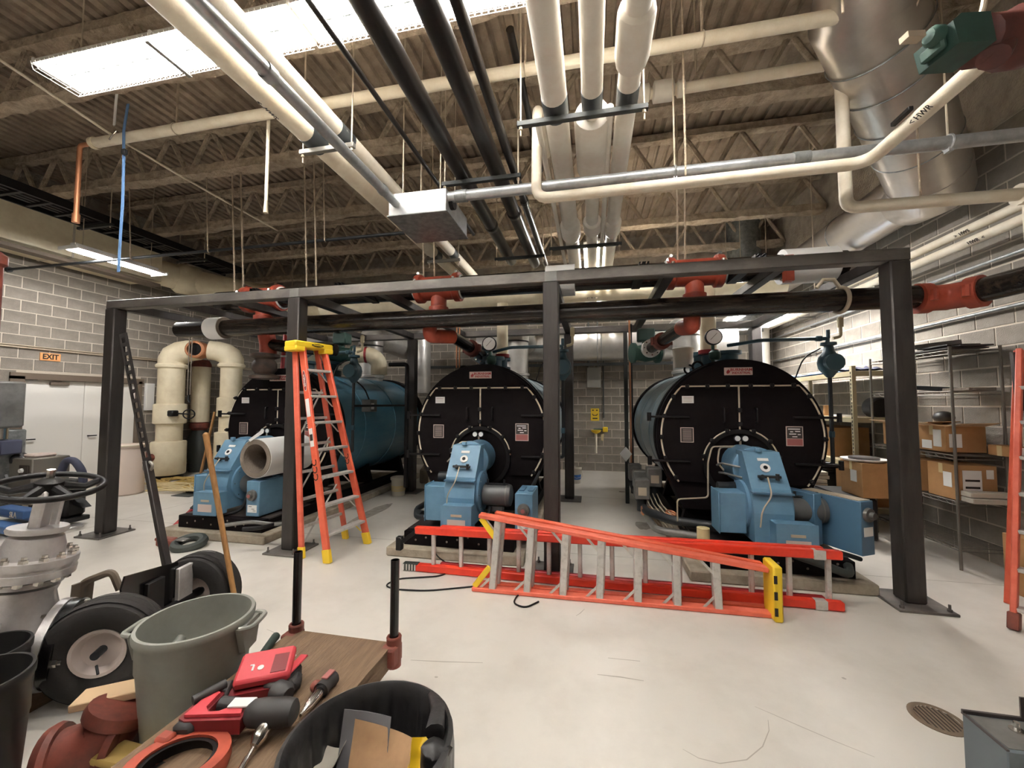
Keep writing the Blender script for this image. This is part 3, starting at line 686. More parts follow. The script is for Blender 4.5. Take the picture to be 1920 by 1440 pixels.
# strut end channels lying on the beams
for x, y, lab in ((1206, 486, 'short black strut channel lying on the beam left of the right red tee'), (1421, 470, 'short black strut channel lying on the beam near the white wrap'), (640, 523, 'short black strut channel lying on the beam near the step ladder'), (482, 537, 'short strut channel lying on the beam by the left red tee')):
    p = at(x, y, Y=4.0); c = MB()
    for dx in (-.045, .003): c.bb(p.x + dx, p.x + dx + .004, 3.94, 4.75, 2.992, 3.032).bb(p.x + dx + .042, p.x + dx + .046, 3.94, 4.75, 2.992, 3.032).bb(p.x + dx, p.x + dx + .045, 3.94, 4.75, 2.990, 2.994).bb(p.x + dx, p.x + dx + .016, 3.94, 4.75, 3.028, 3.032).bb(p.x + dx + .03, p.x + dx + .046, 3.94, 4.75, 3.028, 3.032)
    one('strut_channel', c, 'black', lab, 'strut channel', 'strut channels on the frame', smooth=False)

# ---------------------------------------------------------------- header pipes
def coupling(b, c, d, r):
    b.lathe([(r, -.05), (r + .035, -.045), (r + .035, .045), (r, .05)], c, d, 20)
    x, y, dd = b.frame(d)
    for s_ in (1, -1): b.lathe([(.03, -.05), (.03, .05)], Vector(c) + x * s_ * (r + .035), y, 8)
    return b
BX = [-4.52, -1.44, 1.66]; HY, HZ, HR = 4.72, 3.135, .135
uh = thing('upper_header', 'black header pipe lying on top of the frame with red tees', 'pipe', (-1.5, HY, HZ))
MB().cyl((-5.3, HY, HZ), (2.62, HY, HZ), HR, 24).build('run', 'black_pipe', uh)
TX = [-4.55, -1.92, 1.14]
for X in TX:
    b = MB().lathe([(HR, -.3), (HR + .045, -.29), (HR + .045, -.22), (HR + .016, -.2), (HR + .016, .2), (HR + .045, .22), (HR + .045, .29), (HR, .3)], (X, HY, HZ), (1, 0, 0), 28)
    b.lathe([(.10, -.05), (.10, .24), (.125, .25), (.125, .31), (.1, .32)], (X, HY, HZ), (0, 0, -1), 20)
    te = b.build('red_tee', 'fitting', uh)
    for s_ in (-1, 1):
        MB().lathe([(.02, -.05), (.02, .05)], (X + s_ * .255, HY - HR - .05, HZ + .03), (0, 0, 1), 8).lathe([(.02, -.05), (.02, .05)], (X + s_ * .255, HY - .03, HZ + HR + .05), (0, 1, 0), 8).build('coupling_bolt', 'chrome', te)
        MB().lathe([(HR + .006, 0), (HR + .02, .008), (HR + .006, .02)], (X + s_ * .3, HY, HZ), (s_, 0, 0), 24).build('white_gasket', 'white', te)
for X, L in ((-.36, .34), (2.27, .5)):
    a = [R(q) for q in range(-20, 341, 20)]; rr = HR + .05
    MB().lathe([(rr, -L / 2), (rr, L / 2)], (X, HY, HZ), (1, 0, 0), 28).build('white_insulation_sleeve', 'paper', uh)
MB().bb(1.98, 2.06, HY - .2, HY - .12, 2.93, 3.2).build('red_clamp', 'fitting', uh)
for X in (-5.1, -4.95, -3.9, -2.15, -2.0, .98, 1.06, -3.75): MB().cyl((X, HY + .05, HZ + .1), (X, 4.66, 5.0), .011, 6).lump(.005, 14).build('hanger_rod', 'spray_rod', uh)

LY, LZ, LR = 4.33, 2.655, .105
lh = thing('lower_header', 'long black header pipe hung just below the front beam', 'pipe', (-1.5, LY, LZ))
MB().cyl((-5.5, LY, LZ), (3.02, LY, LZ), LR, 24).build('run', 'black_pipe', lh)
MB().cyl((-5.5, LY + .26, LZ + .02), (2.5, LY + .26, LZ + .02), .08, 20).build('rear_run', 'black_pipe', lh)
MB().lathe([(LR + .04, 0), (LR + .04, .22)], (-4.98, LY, LZ), (1, 0, 0), 28).build('white_insulation_sleeve', 'paper', lh)
MB().lathe([(LR + .002, 0), (LR + .037, .0), (LR + .037, .004), (LR + .002, .004)], (-4.758, LY, LZ), (1, 0, 0), 28).build('sleeve_edge', 'insul', lh)
MB().ring((2.36, LY, LZ), (1, .1, 0), LR + .015, .018, 24, 8).tube([(2.36, LY, LZ + .12), (2.3, LY - .02, LZ + .2), (2.22, LY, LZ + .21), (2.16, LY, LZ + .13)], .018, 8).build('rigging_hook', 'rod', lh)
b = MB(); coupling(b, (3.02, LY, LZ - .02), (1, 0, 0), LR); b.lathe([(LR + .012, 0), (LR + .012, .2)], (3.02, LY, LZ - .02), (1, 0, 0), 22)
MB_e = MB().tube([(3.0, LY, LZ - .02), (3.22, LY, LZ - .02), (3.32, LY - .2, LZ - .02)], LR + .012, 20, .12)
coupling(MB_e, (3.31, LY - .17, LZ - .02), (.5, -1, 0), LR)
b.build('red_coupling', 'fitting', lh); MB_e.build('red_elbow', 'fitting', lh)
MB().cyl((3.30, LY - .15, LZ - .02), (3.62, LY - 1.3, LZ + .02), LR, 24).build('branch_run', 'black_pipe', lh)

# risers from the lower header down to each boiler
def riser(label, p0, p1, p2, flange):
    t = thing('boiler_riser', label, 'pipe', p0)
    p0, p1, p2 = Vector(p0), Vector(p1), Vector(p2)
    MB().tube([p0, p0 + Vector((0, 0, -.1)), p1], .085, 18, .09).build('red_elbow', 'fitting', t)
    d = (p2 - p1)
    MB().cyl(p1 - d * .05, p2, .075, 18).build('run', 'black_pipe', t)
    c = MB(); coupling(c, p1 + d * .62, d, .078); c.build('grooved_coupling', 'rust_red', t)
    MB().lathe([(.13, 0), (.13, .09), (.1, .12)], p2, d, 18).build('flange', flange, t)
    for k in range(8):
        x, y, dd = c.frame(d); a = k * math.pi / 4
        MB().cyl(p2 + (x * math.cos(a) + y * math.sin(a)) * .105 - dd * .02, p2 + (x * math.cos(a) + y * math.sin(a)) * .105 + dd * .12, .012, 6).build('bolt', 'chrome', t)
riser('black riser with red elbow dropping to the middle boiler', (-1.93, LY + .14, LZ - .08), at(850, 632, Y=4.75), at(903, 665, Y=5.55), 'teal')
riser('black riser with red elbow dropping toward the right boiler', (1.05, LY + .14, LZ - .08), at(1278, 615, Y=4.75), at(1222, 652, Y=5.9), 'white')
t = thing('boiler_riser', 'rust-red riser with flanged valve above the left boiler', 'pipe', (-4.5, 4.7, 2.2))
MB().tube([(-4.55, HY, 2.85), (-4.55, HY + .1, 2.5), (-4.55, HY + .1, 2.36)], .11, 18, .05).build('red_drop', 'fitting', t)
MB().tube([(-4.5, HY + .1, 2.5), (-4.1, HY + .1, 2.44), (-3.5, HY + .15, 2.4)], .085, 16).build('branch', 'black_pipe', t)
MB().lathe([(.1, 0), (.19, .02), (.19, .06), (.12, .09), (.16, .16), (.16, .24), (.12, .3), (.19, .33), (.19, .37), (.1, .38)], (-4.6, HY + .1, 2.38), (0, 0, -1), 20).build('flanged_valve', 'dark_iron', t)
# large insulated mains behind the frame
def main(label, z, Y, r, x0, x1, m, words):
    t = thing('insulated_main', label, 'pipe', ((x0 + x1) / 2, Y, z))
    MB().cyl((x0, Y, z), (x1, Y, z), r, 24).build('run', m, t)
    for X, s_ in words: text('lettering', s_, .09, (X, Y - r * .86 - .004, z - r * .5), (R(60), 0, 0), 'ink', t)
    return t
main('fat cream insulated main behind the frame with stencilled letters', 3.68, 7.4, .21, -5.6, 3.2, 'ivory', [(-2.95, '< HWS'), (.02, 'HWS')])
# ---------------------------------------------------------------- boilers
BZ, BR, BYF = 1.27, .905, 5.0
def arc(cx, cz, r, a0, a1, n): return [(cx + r * math.cos(R(a0 + (a1 - a0) * i / n)), cz + r * math.sin(R(a0 + (a1 - a0) * i / n))) for i in range(n + 1)]
def gauge(parent, c, r, d=(0, -1, 0)):
    q = MB().lathe([(r, 0), (r, .05), (r * .92, .055), (r * .9, .045)], Vector(c) - Vector(d) * .05, d, 22).build('gauge', 'black', parent)
    MB().lathe([(r * .88, .0), (r * .88, .004)], Vector(c) - Vector(d) * .0035, d, 22).build('dial', 'paper', q)
    MB().beam(Vector(c) + Vector(d) * .002 + Vector((-r * .4, 0, -r * .35)), Vector(c) + Vector(d) * .002 + Vector((r * .35, 0, r * .45)), .004, .004).build('needle', 'ink', q)
def boiler(X, label, shell, which):
    t = thing('boiler', label, 'boiler', (X, BYF, 0), 'fire-tube boilers under the steel frame')
    b = MB().cyl((X, 5.28, BZ), (X, 8.05, BZ), BR - .03, 64); b.build('shell', shell, t)
    for Y in (5.9, 6.9, 7.75): MB().lathe([(BR - .028, -.02), (BR - .02, -.015), (BR - .02, .015), (BR - .028, .02)], (X, Y, BZ), (0, 1, 0), 64, False, False).build('shell_band', shell, t)
    MB().lathe([(BR - .03, 0), (BR + .005, .01), (BR + .005, .2), (BR - .03, .22)], (X, 7.95, BZ), (0, 1, 0), 56).build('rear_drum', 'boiler_black', t)
    # front drum: round above, straight sided below
    poly = arc(X, BZ, BR, -22, 202, 56) + [(X - .62, .42), (X + .62, .42)]
    MB().prism(poly, (0, BYF + .03, 0), (1, 0, 0), (0, 0, 1), (0, .28, 0)).build('front_drum', 'boiler_black', t)
    MB().prism(arc(X, BZ, BR + .012, 0, 360, 64)[:-1], (0, BYF + .12, 0), (1, 0, 0), (0, 0, 1), (0, .03, 0)).build('drum_rim', 'boiler_black', t)
    AR, AZ, TZ, LZ0 = .40, .96, 1.86, .74      # burner arch, top seam, bottom of the doors
    y0 = BYF
    # dome panel above the seam
    aa = math.degrees(math.asin((TZ + .012 - BZ) / (BR - .03)))
    MB().prism(arc(X, BZ, BR - .03, aa, 180 - aa, 28), (0, y0, 0), (1, 0, 0), (0, 0, 1), (0, .03, 0)).build('dome_panel', 'boiler_black', t)
    # two doors
    ab = math.degrees(math.asin((LZ0 - BZ) / (BR - .05))); at_ = math.degrees(math.asin((TZ - .012 - BZ) / (BR - .09)))
    for s_ in (-1, 1):
        out = [(s_ * .012, TZ - .012), (s_ * .012, AZ + AR)] + [(s_ * p[0], p[1]) for p in arc(0, AZ, AR + .012, 88, 0, 12)] + [(s_ * (AR + .012), LZ0)]
        out += [(s_ * p[0], p[1]) for p in arc(0, BZ, BR - .06, ab, at_ - 6, 22)]
        out += [(s_ * (BR - .28), TZ - .012)]
        dr = MB().prism([(X + p[0], p[1]) for p in out], (0, y0 - .012, 0), (1, 0, 0), (0, 0, 1), (0, .04, 0)).build('front_door', 'boiler_black', t, smooth=False)
        # rope gasket showing round the door edge
        g = MB().tube([(X + s_ * .0, y0 - .002, TZ), (X + s_ * (BR - .29), y0 - .002, TZ)] + [(X + s_ * p[0], y0 - .002, p[1]) for p in arc(0, BZ, BR - .048, at_ - 6, ab, 16)], .011, 6)
        g.tube([(X + s_ * p[0], y0 - .004, p[1]) for p in arc(0, AZ, AR + .004, 75, 5, 12)], .011, 6)
        g.build('rope_gasket', 'gasket', dr)
        for hz in (1.5, .98):
            MB().bb(X + s_ * (BR - .36), X + s_ * (BR + .1), y0 - .04, y0 - .012, hz - .012, hz + .012, .003).cyl((X + s_ * (BR + .09), y0 - .026, hz - .05), (X + s_ * (BR + .09), y0 - .026, hz + .05), .025, 8).build('hinge_bar', 'black', dr)
        MB().tube([(X + s_ * .17, y0 - .012, 1.6), (X + s_ * .17, y0 - .05, 1.6), (X + s_ * .17, y0 - .05, 1.44), (X + s_ * .17, y0 - .012, 1.44)], .012, 8, .02).build('pull_handle', 'black', dr)
        dogs = [(.12 + .22 * k, TZ) for k in range(3)] + [p for p in arc(0, BZ, BR - .05, at_ - 12, ab + 4, 4)] + [p for p in arc(0, AZ, AR + .004, 70, 12, 2)]
        for dx, dz in dogs: MB().box((X + s_ * dx, y0 - .025, dz), (.04, .03, .05), .006).cyl((X + s_ * dx, y0 - .06, dz), (X + s_ * dx, y0 - .03, dz), .014, 6).build('door_dog', 'black', dr)
    MB().tube([(X, y0 - .003, TZ), (X, y0 - .003, AZ + AR)], .011, 6).build('center_gasket', 'gasket', t)
    for z in (1.58, 1.42): MB().box((X, y0 - .025, z), (.05, .03, .05), .006).build('center_dog', 'black', t)
    MB().lathe([(AR - .05, -.0), (AR - .0, .0), (AR - .0, .06), (AR - .05, .06)], (X, y0 - .01, AZ), (0, 1, 0), 40, False, False).build('arch_ring', 'black', t)
    MB().prism(arc(X, AZ, AR - .02, 0, 360, 40)[:-1], (0, y0 + .02, 0), (1, 0, 0), (0, 0, 1), (0, .02, 0)).build('burner_plate', 'boiler_black', t)
    # name plate, stickers and data plates
    npl = MB().bb(X - .15, X + .15, y0 - .012, y0, 1.985, 2.075, .003).build('name_plate', 'plate', t)
    MB().bb(X - .138, X + .138, y0 - .0135, y0 - .011, 1.995, 2.065).build('name_panel', 'plate', npl)
    text('lettering', 'BURNHAM', .042, (X + .03, y0 - .016, 2.046), (R(90), 0, 0), 'ink_red', npl, .001, 1.15); text('lettering', 'INDUSTRIAL', .034, (X + .03, y0 - .016, 2.010), (R(90), 0, 0), 'ink_red', npl, .001, 1.05)
    MB().prism([(0, 0), (.02, .012), (.03, .045), (.018, .035), (.01, .055), (-.012, .03), (-.014, .01)], (X - .115, y0 - .016, 2.0), (1, 0, 0), (0, 0, 1), (0, .003, 0)).build('flame_emblem', 'ink_red', npl)
    MB().bb(X - .62, X - .49, y0 - .016, y0 - .011, 1.66, 1.745).build('white_sticker', 'paper', t)
    for k in range(3): MB().bb(X - .605, X - .51, y0 - .018, y0 - .0155, 1.68 + k * .02, 1.684 + k * .02).build('print_line', 'plate_red' if k == 2 else 'plate', t)
    pl = MB().bb(X - .645, X - .5, y0 - .018, y0 - .011, 1.2, 1.375).build('data_plate', 'plate', t); MB().bb(X - .637, X - .508, y0 - .02, y0 - .017, 1.208, 1.367).build('plate_face', 'plate_dark', pl)
    for k in range(9): MB().bb(X - .62, X - .525, y0 - .0215, y0 - .0195, 1.225 + k * .015, 1.2285 + k * .015).build('print_line', 'plate', pl)
    pl = MB().bb(X + .47, X + .64, y0 - .018, y0 - .011, 1.18, 1.4).build('caution_plate', 'plate', t); MB().bb(X + .478, X + .632, y0 - .02, y0 - .017, 1.265, 1.392).build('upper_panel', 'plate_dark', pl); MB().bb(X + .478, X + .632, y0 - .02, y0 - .017, 1.188, 1.26).build('lower_panel', 'plate_red', pl)
    for k, (dx, dz, ww) in enumerate(((.49, 1.37, .12), (.51, 1.34, .03), (.56, 1.345, .05), (.5, 1.315, .07), (.585, 1.31, .03), (.53, 1.285, .05))): MB().bb(X + dx, X + dx + ww, y0 - .0215, y0 - .0195, dz - .005, dz + .005).build('print_line', 'paper', pl)
    # base skid, saddles
    for s_ in (-1, 1): MB().bb(X + s_ * .5, X + s_ * .62, 4.2, 7.95, .1, .24, .006).build('skid_rail', 'boiler_black', t)
    MB().bb(X - .62, X + .62, 4.12, 4.22, .1, .25, .006).build('skid_front', 'boiler_black', t)
    MB().bb(X - .62, X + .62, 4.22, 4.95, .235, .25).build('skid_deck', 'plate_dark', t)
    for k in range(9): MB().sph((X - .48 + k * .12, 4.119, .16 + .03 * (k % 3)), .012, 8, 4, (1, .3, 1)).build('skid_chip', 'insul', t)
    for Y in (5.2, 6.5, 7.7):
        MB().prism([(X - .6, .24), (X + .6, .24), (X + .5, .62), (X + .2, .40), (X - .2, .40), (X - .5, .62)], (0, Y, 0), (1, 0, 0), (0, 0, 1), (0, .1, 0)).build('saddle', 'boiler_black', t)
    # top nozzles and trim
    MB().lathe([(.2, -.06), (.2, .06), (.14, .08), (.14, .16), (.2, .17), (.2, .22)], (X - .05, 6.2, BZ + BR), (0, 0, 1), 20).build('steam_nozzle', 'teal', t)
    MB().lathe([(.12, -.05), (.12, .1), (.16, .11), (.16, .15)], (X + .05, 5.5, BZ + BR), (0, 0, 1), 18).build('front_nozzle', 'teal', t)
    for Y in (5.35, 5.8): MB().ring((X - .35, Y, BZ + BR - .05), (0, 1, 0), .06, .014, 14, 6).build('lifting_lug', 'boiler_black', t)
    # stack outlet at the rear
    MB().lathe([(.24, -.1), (.24, .1), (.27, .11), (.27, .15), (.24, .16), (.24, .75)], (X, 7.45, BZ + BR - .1), (0, 0, 1), 24).build('stack_outlet', 'flue', t)
    # water column at the right with float bowl
    wx, wy = X + 1.06, 5.25
    w_ = MB().lathe([(.03, -.17), (.06, -.13), (.105, -.07), (.118, 0), (.105, .07), (.06, .13), (.045, .2), (.08, .21), (.08, .24)], (wx, wy, 2.13), (0, 0, 1), 20).build('float_bowl', 'teal', t)
    MB().cyl((wx, wy - .13, 2.13), (wx, wy - .02, 2.13), .098, 18).build('bowl_cover', 'teal', w_)
    MB().tube([(wx - .02, wy, 2.35), (wx, wy, 2.42), (X + .35, wy, 2.42), (X + .05, 5.5, 2.40)], .022, 8, .04).build('equalizer_pipe', 'teal', t)
    MB().cyl((wx, wy, 2.0), (wx, wy, 1.1), .022, 8).tube([(wx, wy, 1.12), (wx, wy, .95), (X + .85, wy + .2, .95)], .022, 8, .04).build('column_pipe', 'dark_pipe', t)
    MB().box((wx, wy, 1.3), (.05, .05, .08), .01).box((wx - .1, wy, 2.42), (.07, .06, .06), .01).cyl((wx, wy, 2.42), (wx, wy, 2.52), .02, 8).build('pipe_tee', 'teal', t)
    MB().tube([(wx + .05, wy, 2.42), (wx + .13, wy, 2.44), (wx + .13, wy, 2.56)], .018, 8, .03).lathe([(.03, 0), (.032, .1), (.015, .12)], (wx + .13, wy, 2.55), (0, 0, 1), 10).build('relief_valve', 'shelf_beige', t)
    MB().tube([(wx - .1, wy - .03, 2.3), (wx - .28, wy - .03, 2.2), (wx - .36, wy, 1.95)], .008, 6, .1).build('wire_lead', 'black', t)
    if which > 0:
        gx = X + (.05 if which == 1 else -.18)
        MB().cyl((gx, 5.3, 2.15), (gx, 5.3, 2.43), .02, 8).lathe([(.05, 0), (.07, .03), (.07, .09), (.04, .12)], (gx + .02, 5.3, 2.2), (0, 0, 1), 12).build('gauge_stem', 'green_valve', t)
        gauge(t, (gx, 5.24, 2.48), .1)
    burner(t, X, which)
    return t
def burner(t, X, which):
    X0 = X; X = X + {0: -.13, 1: 0, 2: 0}[which]
    # blast tube
    MB().lathe([(.21, 0), (.21, .34), (.225, .36), (.225, .42), (.21, .43)], (X + .0, 4.98, .98), (0, -1, 0), 28).build('blast_tube', 'burner_blue', t)
    # housing seen from the side: sloped nose, boxy fan scroll below
    pr = [(4.62, 1.17), (4.44, 1.17), (4.22, .84), (4.17, .62), (4.17, .34), (4.56, .34), (4.68, .5), (4.70, .8), (4.66, 1.0)]
    hs = MB().prism(pr, (X - .17, 0, 0), (0, 1, 0), (0, 0, 1), (.34, 0, 0)).build('burner_housing', 'burner_blue', t, smooth=False)
    MB().lathe([(.235, 0), (.235, .03), (.2, .035)], (X + .168, 4.46, .64), (1, 0, 0), 30).build('scroll_side', 'burner_blue', hs)
    MB().lathe([(.235, 0), (.235, .03), (.2, .035)], (X - .168, 4.46, .64), (-1, 0, 0), 30).build('scroll_side', 'burner_blue', hs)
    for a in range(8): MB().sph((X + .2, 4.46 + .205 * math.cos(a * .785), .64 + .205 * math.sin(a * .785)), .009, 6, 4).build('screw', 'chrome', hs)
    MB().bb(X - .175, X + .175, 4.16, 4.24, .80, .815).build('seam', 'panel_blue', hs)
    nrm = Vector((0, -.832, .555)); up_ = Vector((0, .555, .832)); c = Vector((X, 4.33, 1.005))
    MB().lathe([(.045, 0), (.045, .012), (.028, .014)], c + nrm * .0 + up_ * .02, nrm, 16).build('sight_port', 'paper', hs)
    MB().lathe([(.02, 0), (.02, .004)], c + nrm * .014 + up_ * .02, nrm, 10).build('sight_glass', 'black', hs)
    m_ = MB(); m_.M = Matrix.Translation(c + up_ * .11 + nrm * .003) @ basis((1, 0, 0), nrm).to_matrix().to_4x4(); m_.box((0, 0, 0), (.1, .03, .004)); m_.build('white_label', 'paper', hs)
    MB().cyl(c + up_ * -.09 - Vector((.06, 0, 0)), c + up_ * -.09 + nrm * .05 - Vector((.06, 0, 0)), .02, 8).cyl(c + up_ * -.09 + nrm * .04 - Vector((.1, 0, 0)), c + up_ * -.09 + nrm * .04 + Vector((.1, 0, 0)), .014, 8).cyl(c + up_ * -.09 + nrm * .04 + Vector((.07, 0, -.03)), c + up_ * -.09 + nrm * .04 + Vector((.07, 0, .03)), .018, 8).build('linkage', 'dark_pipe', hs)
    MB().bb(X - .05, X + .0, 4.4, 4.44, 1.17, 1.21, .004).build('lug', 'burner_blue', hs)
    MB().tube([c + nrm * .05 + up_ * -.1 - Vector((.02, 0, 0)), Vector((X - .03, 4.12, .8)), Vector((X - .12, 4.12, .66)), Vector((X - .13, 4.14, .5))], .007, 6, .06).build('flex_lead', 'rod', hs)
    # front control box
    X1 = X + (.11 if which == 2 else 0)
    cb = MB().bb(X1 - .15, X1 + .18, 4.03, 4.18, .30, .57, .006).build('control_box', 'burner_blue', t)
    MB().bb(X1 - .155, X1 + .185, 4.022, 4.03, .295, .575, .002).build('box_cover', 'burner_blue', cb)
    MB().bb(X1 - .08, X1 + .12, 4.018, 4.023, .34, .43).build('pale_plate', 'plate', cb); MB().bb(X1 - .04, X1 + .08, 4.018, 4.023, .46, .485).build('badge', 'rod', cb)
    # motor to the right
    mo = MB().lathe([(.06, 0), (.115, .02), (.125, .05), (.125, .30), (.115, .33), (.07, .345)], (X + .2, 4.42, .62), (1, 0, 0), 24).build('motor', 'motor', t)
    MB().bb(X + .28, X + .44, 4.38, 4.46, .44, .5).build('motor_foot', 'motor', mo); MB().lathe([(.127, 0), (.127, .012)], (X + .48, 4.42, .62), (1, 0, 0), 24).build('motor_band', 'steel_grey', mo)
    MB().bb(X + .24, X + .5, 4.37, 4.40, .75, .758).cyl((X + .27, 4.38, .74), (X + .27, 4.38, .8), .012, 6).cyl((X + .46, 4.38, .74), (X + .46, 4.38, .8), .012, 6).build('top_rail', 'dark_pipe', mo)
    MB().tube([(X + .3, 4.36, .5), (X + .28, 4.3, .3), (X + .1, 4.2, .26)], .02, 8, .1).build('flex_conduit', 'dark_pipe', t)
    # box to the left
    zb = .06 if which == 2 else 0
    lb = MB().bb(X - .44, X - .2, 4.28, 4.52, .33 + zb, .72 + zb, .006).build('side_box', 'burner_blue', t)
    MB().bb(X - .45, X - .44, 4.27, 4.53, .32 + zb, .73 + zb, .003).build('box_door', 'burner_blue', lb)
    MB().tube([(X - .38, 4.55, .78), (X - .3, 4.55, .78), (X - .15, 4.6, .78)], .055, 14, .03).build('air_pipe', 'dark_pipe', t)
    # control cabinet at the right
    if which == 2:
        cbx = MB(); cbx.M = Matrix.Translation((X + .57, 4.4, .10)) @ Matrix.Rotation(R(28), 4, 'Z')
        cbx.bb(-.04, .12, -.30, .26, .2, .68, .006); q = cbx.build('control_cabinet', 'panel_blue', t)
        k2 = MB(); k2.M = cbx.M; k2.bb(-.22, -.12, -.02, .3, .22, .70, .006); k2.build('open_cover', 'panel_blue', q)
        k3 = MB(); k3.M = cbx.M; k3.lathe([(.065, 0), (.06, .025), (.035, .03), (.03, .06)], (.04, -.302, .56), (0, -1, 0), 18); k3.build('rotary_switch', 'steel_grey', q)
        k4 = MB(); k4.M = cbx.M; k4.bb(-.015, .095, -.306, -.301, .37, .45); k4.build('white_label', 'paper', q)
        k5 = MB(); k5.M = cbx.M; k5.bb(-.03, .11, -.28, .24, .681, .686); k5.build('top_edge', 'rod', q)
        MB().tube([(X + .55, 4.1, .22), (X + .5, 3.98, .18), (X + .3, 4.0, .25), (X + .1, 4.05, .3)], .035, 10, .1).build('flex_conduit', 'tank_dark', t)
        MB().tube([(X + .62, 4.05, .3), (X + .45, 4.0, .36), (X + .2, 4.1, .38)], .02, 8, .1).build('flex_conduit', 'dark_pipe', t)
    else:
        x0 = X0 + (.62 if which == 1 else .32)
        q = MB().bb(x0, x0 + .19, 4.18, 4.62, .27, .70, .008).build('control_cabinet', 'burner_blue', t)
        MB().lathe([(.068, 0), (.062, .03), (.036, .035), (.032, .06)], (x0 + .095, 4.178, .53), (0, -1, 0), 20).build('rotary_switch', 'steel_grey', q)
        MB().lathe([(.022, 0), (.022, .004)], (x0 + .095, 4.118, .53), (0, -1, 0), 12).build('switch_mark', 'plate_red', q)
        MB().bb(x0 + .03, x0 + .16, 4.174, 4.179, .32, .41).build('white_label', 'paper', q)
        for dx, dz in ((.05, .39), (.09, .36), (.11, .34)): MB().bb(x0 + dx, x0 + dx + .04, 4.172, 4.1745, dz, dz + .005).build('print_line', 'ink', q)
        MB().cyl((x0 + .1, 4.62, .66), (x0 + .16, 5.0, .8), .014, 8).build('flex_conduit', 'dark_pipe', t)
        for k_ in (0, 1): MB().bb(x0 + .02 + k_ * .1, x0 + .08 + k_ * .1, 4.3, 4.5, .70, .712, .003).build('top_vent', 'panel_blue', q)
    # pilot gauges and tubing in the arch
    for dx in (-.05, .03):
        q = MB().lathe([(.035, 0), (.035, .03)], (X + dx, 4.95, 1.26), (0, -1, 0), 14).build('pilot_gauge', 'dark_pipe', t); MB().lathe([(.03, .03), (.03, .033)], (X + dx, 4.95, 1.26), (0, -1, 0), 14).build('dial', 'paper', q)
    MB().cyl((X - .01, 4.96, 1.23), (X - .01, 4.96, 1.14), .012, 6).tube([(X - .01, 4.95, 1.16), (X - .25, 4.9, 1.16), (X - .3, 4.8, 1.0), (X - .3, 4.6, .95)], .009, 6, .05).build('pilot_tubing', 'rod', t)
    if which == 2:
        MB().tube([(X - .05, 4.95, 1.17), (X - .34, 4.85, 1.17), (X - .4, 4.8, 1.0), (X - .42, 4.75, .62), (X - .75, 4.7, .6), (X - .75, 4.7, .35)], .009, 6, .04).build('pilot_tubing', 'rod', t)
        MB().tube([(X - .17, 4.5, 1.0), (X - .32, 4.62, 1.02), (X - .32, 4.75, .98)], .012, 6, .03).tube([(X - .17, 4.45, .9), (X - .30, 4.6, .92), (X - .3, 4.75, .9)], .012, 6, .03).build('pilot_tubing', 'steel_grey', t)
boiler(BX[0], 'blue-shelled boiler at the left, behind the standing orange ladder', 'boiler_shell', 0)
boiler(BX[1], 'middle boiler with black front and pressure gauge above it', 'shell_grey', 1)
boiler(BX[2], 'right boiler with black front and grey-blue shell, nearest the shelves', 'shell_grey', 2)
for X, lab in ((BX[0], 'concrete equipment pad under the left boiler'), (BX[1], 'concrete equipment pad under the middle boiler'), (BX[2], 'concrete equipment pad under the right boiler')):
    one('equipment_pad', MB().bb(X - .78, X + .74, 4.02, 8.3, 0, .1, .012), 'concrete', lab, 'concrete pad', 'concrete pads')
# ---------------------------------------------------------------- ladders
def rail(b, p0, p1, wd, th, up): return b.beam(p0, p1, wd, th, up, .006)
sl = thing('step_ladder', 'orange fibreglass step ladder standing by the second post', 'ladder', (-2.85, 4.0, 0))
F0, F1 = Vector((-2.71, 3.72, 0)), Vector((-2.62, 4.32, 0)); T0, T1 = at(566, 664, Y=3.86), at(606, 672, Y=4.12)
T0.z = T1.z = 2.30
R0, R1 = Vector((-3.07, 3.78, 0)), Vector((-2.98, 4.42, 0)); U0, U1 = T0 + Vector((-.09, .0, 0)), T1 + Vector((-.09, .0, 0))
acr = (F1 - F0).normalized()
for a, e in ((F0, T0), (F1, T1)):
    q = rail(MB(), a + Vector((0, 0, .02)), e, .035, .085, acr.cross(e - a)).build('front_rail', 'orange', sl)
    MB().beam(a, a + (e - a).normalized() * .14, .045, .095, acr.cross(e - a), .006).build('yellow_foot', 'yellow', q)
for a, e in ((R0, U0), (R1, U1)):
    q = rail(MB(), a + Vector((0, 0, .02)), e, .03, .07, acr.cross(e - a)).build('rear_rail', 'salmon', sl)
    MB().beam(a, a + (e - a).normalized() * .12, .04, .08, acr.cross(e - a), .006).build('yellow_foot', 'yellow', q)
for k in range(7):
    f = (k + 1) * .1275 - .01
    a, e = F0.lerp(T0, f), F1.lerp(T1, f); st_ = MB().beam(a, e, .09, .028, (0, 0, 1), .004).build('step', 'alum', sl)
    for p, q in ((a, e), (e, a)):
        d = (q - p).normalized(); MB().beam(p + Vector((0, 0, -.12)) - Vector((.02, 0, 0)), p + d * .11 + Vector((0, 0, -.012)) - Vector((.02, 0, 0)), .022, .004).build('step_brace', 'alum' if k else 'yellow', st_)
    if k < 6:
        a, e = R0.lerp(U0, f + .02), R1.lerp(U1, f + .02); MB().beam(a, e, .03, .03).build('rear_bar', 'alum', sl)
for k, (fa, fb) in enumerate(((.05, .3), (.3, .55), (.55, .8))): MB().beam(R0.lerp(U0, fa), R1.lerp(U1, fb), .02, .006).build('cross_brace', 'alum', sl)
cap = MB(); cc = (T0 + T1 + U0 + U1) / 4
ax = (T1 - T0).normalized(); cap.M = Matrix.Translation(cc) @ Matrix((ax, Vector((0, 0, 1)).cross(ax), Vector((0, 0, 1)))).transposed().to_4x4()
